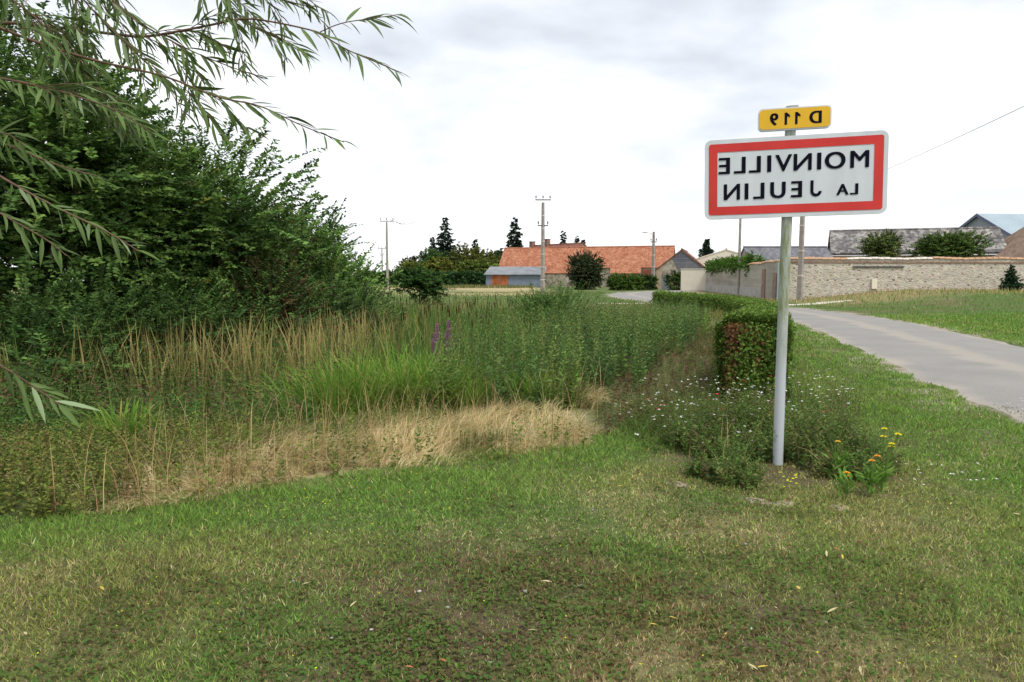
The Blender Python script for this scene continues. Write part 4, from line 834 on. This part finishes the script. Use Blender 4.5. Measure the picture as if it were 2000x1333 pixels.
# ------------------------------------------------------------------ lawn, verge and bank grass
def lawn_points(n, dmin, dmax, k=.80):
    u = rng.random(n); d0 = 3.8; a1 = (d0*d0-dmin*dmin)/2; a2 = d0*d0*math.log(dmax/d0); tot = a1+a2; m = u*tot
    d = np.where(m < a1, np.sqrt(dmin*dmin+2*m), d0*np.exp((m-a1)/(d0*d0))); x = rng.uniform(-k,k,n)*d; return x, d
x, y = lawn_points(520000, 2.0, 30)
s = road_sd(x,y); r = rough(x,y); bedm = (((x-2.33)/.85)**2+((y-6.5)/.95)**2) < 1
bare = np.exp(-((x-.25)/1.15)**4-((y-3.5)/.95)**4); kp = (r < .25) & ((np.abs(s) > 1.82+.32*vnoise(x,y,.35,2.))) & ~(bedm & (rng.random(len(x))<.5)) & (y < 60) & (rng.random(len(x)) > .32*bare*(fbm(x,y,.45,5.)>.45))
x, y, s, r, bare = (q[kp] for q in (x,y,s,r,bare)); n = len(x); n1 = fbm(x,y,1.6); n3 = fbm(x,y,.8,21.); n2 = fbm(x,y,.35,40.)
lush = np.clip(sstep(-1.3,-.15,r)*(x<2.4) + sstep(.5,.1,np.abs(np.abs(s)-2.3)) + sstep(2.2,4.5,x)*.65 + .6*sstep(6.8,8.5,y), 0, 1)
olive = np.clip((n1-.40)*3.2 + .25*bare + .3*(n3-.5), 0, 1)*(1-.8*lush)
C = np.empty((n,3)); pr = rng.random(n)
G_, O_, T_, B_ = A(.125,.222,.046), A(.24,.255,.085), A(.38,.32,.19), A(.15,.095,.055)
C[:] = G_ + (O_-G_)*np.clip(olive+.25*rng.normal(size=n),0,1)[:,None]
tn = pr < (.05+.10*olive+.30*sstep(.57,.72,n3))*(1-.75*lush); C[tn] = T_; bn = (pr > 1-.42*bare*sstep(.38,.54,fbm(x,y,.5,60.))-.04*olive); C[bn] = B_
C *= (1+.32*rng.normal(size=(n,1))).clip(.4,1.9)*(1+.07*rng.normal(size=(n,3)))
H = rng.uniform(.016,.044,n)*(1+.8*lush)*(1+1.5*(n2-.5)); W = .0042*np.maximum(1, y/3.6)**.85*rng.uniform(.7,1.3,n)
D = np.c_[rng.normal(size=(n,2))*.75, np.ones(n)]; v = Veg()
v.leaves(np.stack([x,y,gz(x,y)-.004],1), D, rng.normal(size=(n,3)), H*np.maximum(1, y/14), W, C.clip(.01,.8), fold=.1)
# small round leaved weeds in the worn patches
x, y = lawn_points(130000, 2.0, 9, .78); bare = np.exp(-((x-.25)/1.25)**4-((y-3.5)/1.05)**4); kp = (rough(x,y) < .1) & (rng.random(len(x)) < .10+.55*bare*sstep(.38,.56,fbm(x,y,.4,17.))+.35*(fbm(x,y,.7,50.)>.62)); x, y = x[kp], y[kp]; n = len(x)
v.leaves(np.stack([x,y,gz(x,y)+rng.uniform(.004,.022,n)],1), np.c_[rng.normal(size=(n,2)),rng.uniform(0,.6,n)], np.tile(A(0,0,1),(n,1))+rng.normal(size=(n,3))*.3, rng.uniform(.014,.034,n), rng.uniform(.010,.022,n), pick(n,[(.075,.14,.034),(.11,.14,.045),(.115,.085,.045),(.15,.11,.06)],[3.5,2.5,1.8,1.2]))
tag(v.build('lawn_grass','grass'), 'short worn lawn grass in the foreground and along the verge', 'grass', kind='stuff')
v = Veg(); x = rng.uniform(8,46,60000); y = rng.uniform(9,53,60000); s = road_sd(x,y); wx = 18.5+(y-49.6)*6.5; kp = (s>2.25) & (x < y*.85) & ((y < 49.2+(x-18.5)*.153)|(x<17)) & (rng.random(60000) < np.clip(22/y,0,1)**1.2); x,y,s = x[kp],y[kp],s[kp]; n=len(x)
top = sstep(40,47,y+4*(fbm(x,y,2.)-.5))*(x>16); C = pick(n,[(.09,.185,.036),(.125,.205,.05),(.16,.18,.06)],[4,3,1.5]); tm = rng.random(n) < .62*top+.07; C[tm] = pick(int(tm.sum()),[TAN,STRAW,(.26,.17,.09)],[2,2,1]); near = sstep(4.,2.3,s)
v.blades(np.stack([x,y,gz(x,y)-.01],1), rng.uniform(.08,.24,n)*(1+.8*top)*(1-.55*near), rng.uniform(.01,.02,n)*np.maximum(1,y/22), rng.uniform(0,6.28,n), rng.uniform(.1,.9,n), C, 2)
tag(v.build('bank_grass','grass'), 'longer grass on the bank below the stone wall, straw coloured at the top', 'grass', kind='stuff')
v = Veg(); P = scatter(14000,-16,9,43,75,lambda x,y: (road_sd(x,y)<-2.3)&(rng.random(len(x))<.7)); n=len(P); bl(v, P, (.06,.16), (.03,.06), [(.085,.15,.035),(.11,.16,.045),(.22,.19,.09)], [4,3,1.5], (.2,.9), segs=2); tag(v.build('meadow_grass','grass'), 'mown green grass beyond the reeds', 'grass', kind='stuff')
v = Veg(); P = scatter(5000,-22,3,100,113,lambda x,y: rng.random(len(x))<.9); bl(v, P, (.2,.7), (.05,.09), [(.12,.14,.05),(.3,.24,.13),(.07,.11,.035)], [3,2,2], (.2,.8), segs=2); tag(v.build('field_edge_grass','grass'), 'rough long grass along the far field edge by the shed', 'grass', kind='stuff')

# ------------------------------------------------------------------ flower bed at the foot of the sign
v = Veg(); n = 2300; a_ = rng.uniform(0,6.28,n); q = np.sqrt(rng.random(n)); x = 2.33+1.0*q*np.cos(a_)+.12*q*np.sin(a_); y = 6.5+1.2*q*np.sin(a_); kq = fbm(x,y,.6,70.)+.45*(1-q) > .50; kq &= ~((np.abs(x-2.27) < .17) & (y < 6.3) & (y > 5.5)); x, y = x[kq], y[kq]; P = np.stack([x,y,gz(x,y)],1); P = P[np.argsort(fbm(P[:,0],P[:,1],.5,71.)+.25*(P[:,1]-6.4))]
nb_ = len(P)//3
for hh, Pq in (((.06,.2),P[:nb_]),((.12,.32),P[nb_:2*nb_]),((.2,.5),P[2*nb_:])): herb(v, Pq, hh, 15, .058, [(.085,.15,.038),(.115,.185,.048),(.15,.16,.058),(.13,.095,.06),(.06,.11,.034)], [4,3,2,1,1.6], wid=.42, lean=.3)
rng.shuffle(P); bl(v, P[:500], (.2,.5), (.005,.009), [(.08,.14,.035),TAN,(.13,.14,.05)], [3,1,2], (.2,1.))
n = 900; x = rng.uniform(1.4,4.2,n); y = rng.uniform(6.9,9.4,n); kp = (x > .24*y-.5) & (x < .47*y+.05); P = np.stack([x,y,gz(x,y)],1)[kp]; herb(v, P, (.15,.42), 13, .04, [(.085,.135,.04),(.12,.14,.05),(.14,.11,.06)], [3,2,1], wid=.35, lean=.2)
n = 330; x = rng.uniform(1.2,2.2,n); y = rng.uniform(6.6,8.6,n); P = np.stack([x,y,gz(x,y)],1); herb(v, P, (.08,.26), 9, .045, [(.085,.15,.035),(.11,.14,.045)], [2,1], wid=.4)
tag(v.build('bed_plants','leaf'), 'weedy flower bed foliage round the foot of the sign post', 'plants', kind='stuff')
v = Veg()
def blossoms(n, xr, yr, zr, size, col, keep=None, var=.1):
    x = rng.uniform(*xr,n); y = rng.uniform(*yr,n)
    if keep is not None: k = keep(x,y); x,y = x[k],y[k]
    n = len(x); c = np.stack([x,y,gz(x,y)+rng.uniform(*zr,n)],1); cc = colvar(n,col,var,.04)
    for k in range(5):
        az = rng.uniform(0,.3,n)+k*1.2566; v.leaves(c, np.stack([np.cos(az),np.sin(az),.35+0*az],1)+rng.normal(size=(n,3))*.2, np.tile(A(0,0,1),(n,1)), size, size*.75, cc, fold=.05)
kb = lambda x,y: (x>.24*y-.55)&(x<.47*y-.0)
blossoms(220,(1.3,4.0),(6.8,9.2),(.18,.46),.019,(.72,.70,.66),kb); blossoms(13,(1.2,3.4),(6.8,8.8),(.15,.42),.026,(.62,.04,.06),kb)
blossoms(40,(1.1,2.2),(6.5,8.4),(.08,.24),.02,(.70,.69,.64)); blossoms(24,(3.0,3.9),(5.4,6.6),(.03,.1),.014,(.72,.70,.66)); blossoms(60,(-2.4,-.3),(4.4,5.9),(.03,.1),.008,(.70,.52,.02)); blossoms(40,(-2.6,2.),(2.8,4.6),(.02,.05),.006,(.70,.55,.02)); blossoms(12,(2.03,2.15),(5.42,5.56),(.03,.13),.014,(.75,.50,.03)); blossoms(40,(6.0,6.9),(8.3,9.4),(.03,.08),.012,(.7,.68,.64))
tag(v.build('small_flowers','petal'), 'scattered tiny white, red and yellow flowers in the bed and lawn', 'flowers', kind='stuff')
def marigold(px, py, hs, col, label, seed, group=None):
    g = np.random.default_rng(seed); b_ = gp(px,py); lo = (b_[0],b_[1],float(gz(b_[0],b_[1]))); t = thing('marigold', label, 'flower', lo, group)
    v = Veg(); n = 34; az = g.uniform(0,6.28,n); v.leaves(np.c_[g.normal(size=(n,2))*.03, g.uniform(0,.16,n)], np.stack([np.cos(az),np.sin(az),g.uniform(.4,1.6,n)],1), np.tile(A(0,0,1),(n,1))+g.normal(size=(n,3))*.3, g.uniform(.07,.13,n), g.uniform(.022,.036,n), pick(n,[(.10,.20,.035),(.13,.23,.05)],[1,1],g)); v.build('leaves','leaf',t)
    for dx, dy, h in hs:
        st = Veg(); st.tubes([(np.array([(0,0,0),(dx*.4,dy*.4,h*.6),(dx,dy,h)]), .0035, 5)], A(.10,.17,.04)); so_ = st.build('stem','leaf',t)
        f = Veg(); f.n = 0
        for ring_, (rr, up_) in enumerate(((.026,.15),(.019,.6),(.011,1.3))):
            m_ = 13; az = np.arange(m_)*2*np.pi/m_+ring_*.3; f.leaves(np.tile(A(dx,dy,h),(m_,1)), np.stack([np.cos(az),np.sin(az),up_+0*az],1), np.tile(A(0,-.2,1),(m_,1)), rr, rr*.5, colvar(m_,col,.1,.04,g), fold=.05)
        f.build('flower_head','petal',so_)
marigold(1722,958,[(0,0,.47),(.02,.05,.40),(.05,-.02,.36),(.10,.0,.43),(.12,.02,.42),(.07,.02,.33)],(.80,.50,.01),'tall marigold with a cluster of bright yellow flowers right of the sign post',301)
marigold(1700,968,[(0,0,.26),(.05,.02,.29)],(.75,.26,.01),'orange marigold growing at the foot of the yellow one',302)
marigold(1652,976,[(0,0,.20),(.015,.01,.17)],(.78,.28,.01),'small pale leaved marigold with an orange bloom at the bed edge',303)
marigold(1634,930,[(0,0,.30)],(.75,.34,.02),'single orange flower standing among the bed weeds',304)
# flat edging stones, pebbles and fallen leaves
def pebble(name, label, cat, loc, s, mat, seed, group):
    g = np.random.default_rng(seed); U = []; n1_, n2_ = 6, 9
    for i in range(1,n1_):
        for j in range(n2_): th, ph = math.pi*i/n1_, 2*math.pi*j/n2_; k = 1+.16*g.normal(); U.append((s[0]*k*math.sin(th)*math.cos(ph), s[1]*k*math.sin(th)*math.sin(ph), s[2]*math.cos(th)))
    F = [(i*n2_+j,(i+1)*n2_+j,(i+1)*n2_+(j+1)%n2_,i*n2_+(j+1)%n2_) for i in range(n1_-2) for j in range(n2_)]
    o = build(name, U, [np.array(F), np.arange(n2_)[None], np.arange(n2_*(n1_-1)-1,n2_*(n1_-2)-1,-1)[None]], mat, None, smooth=True); o.location = loc; o.rotation_euler.z = g.uniform(0,3); return tag(o, label, cat, group)
M['flat_stone'] = solid('edging_stone', (.26,.21,.155), .95, var=.3, scale=9, bump=.6); M['flint'] = solid('flint', (.30,.28,.26), .7, var=.3, scale=30); M['chalk'] = solid('chalk', (.45,.43,.39), .85, var=.1, scale=20)
for i, (px, py, sx) in enumerate(((1478,979,.16),(1530,984,.13),(1640,991,.09),(1325,945,.10))):
    b_ = gp(px,py); pebble('edging_stone','flat sandy edging stone set along the front of the flower bed','stone',(b_[0],b_[1],float(gz(b_[0],b_[1]))-.004),(sx,.07,.022),'flat_stone',400+i,'edging stones of the flower bed')
peb = [(819,1152),(875,1184),(1026,1155),(1135,1146),(800,1247),(843,1213),(1467,1235),(1157,998),(1345,1045),(1614,1223),(1932,1067),(1456,1068),(958,1295),(572,1134),(648,1243),(725,1227)]
for i, (px, py) in enumerate(peb):
    b_ = gp(px,py); sz = rng.uniform(.006,.011); pebble('pebble','small pale flint pebble lying in the worn lawn','pebble',(b_[0],b_[1],float(gz(b_[0],b_[1]))+.010),(sz*1.4,sz,sz*.7),'chalk' if i%3==0 else 'flint',430+i,'pebbles scattered in the lawn')
fl = [(998,1027,1),(690,1183,0),(1210,954,1),(1040,1240,0),(1068,1142,0),(1812,988,1),(1857,991,1),(1985,1013,0),(1614,1095,0),(1645,1100,1),(1560,1163,1),(1758,1174,1),(1600,1155,0),(1625,1205,0),(1470,1318,0),(1490,1318,1),(800,1310,2),(595,1145,0),(200,1158,1),(50,1250,0),(1317,1220,1),(1278,1232,1),(865,1298,2),(1890,1010,2),(1705,1035,0),(1635,1085,2),(1415,1255,1),(1680,1325,0)]
lv = {0:solid('fallen_leaf_pale',(.50,.42,.22),.7,var=.15,scale=20),1:solid('fallen_leaf_yellow',(.58,.42,.07),.65,var=.15,scale=20),2:solid('fallen_leaf_rust',(.36,.13,.05),.7,var=.2,scale=20)}
lme = {}
for k, mt in lv.items():
    V, F = willow_leaf(.35,.12); V = np.array(V)*A(1.7,1,1)-A(0,.5,0); me = bpy.data.meshes.new('fallen_leaf'); me.from_pydata(V.tolist(),[],F); me.materials.append(mt); lme[k]=me
for px, py, k in fl:
    b_ = gp(px,py); o = link('fallen_leaf', lme[k]); sz = rng.uniform(.042,.062); o.scale = (sz,sz,sz); o.location = (b_[0],b_[1],float(gz(b_[0],b_[1]))+.030); o.rotation_euler = (rng.normal()*.2,rng.normal()*.2,rng.uniform(0,6.28))
    tag(o, ('pale dry willow leaf fallen on the lawn','yellow willow leaf fallen on the lawn','rust brown leaf fallen on the lawn')[k], 'leaf', ('pale fallen leaves','yellow fallen leaves','rusty fallen leaves')[k])
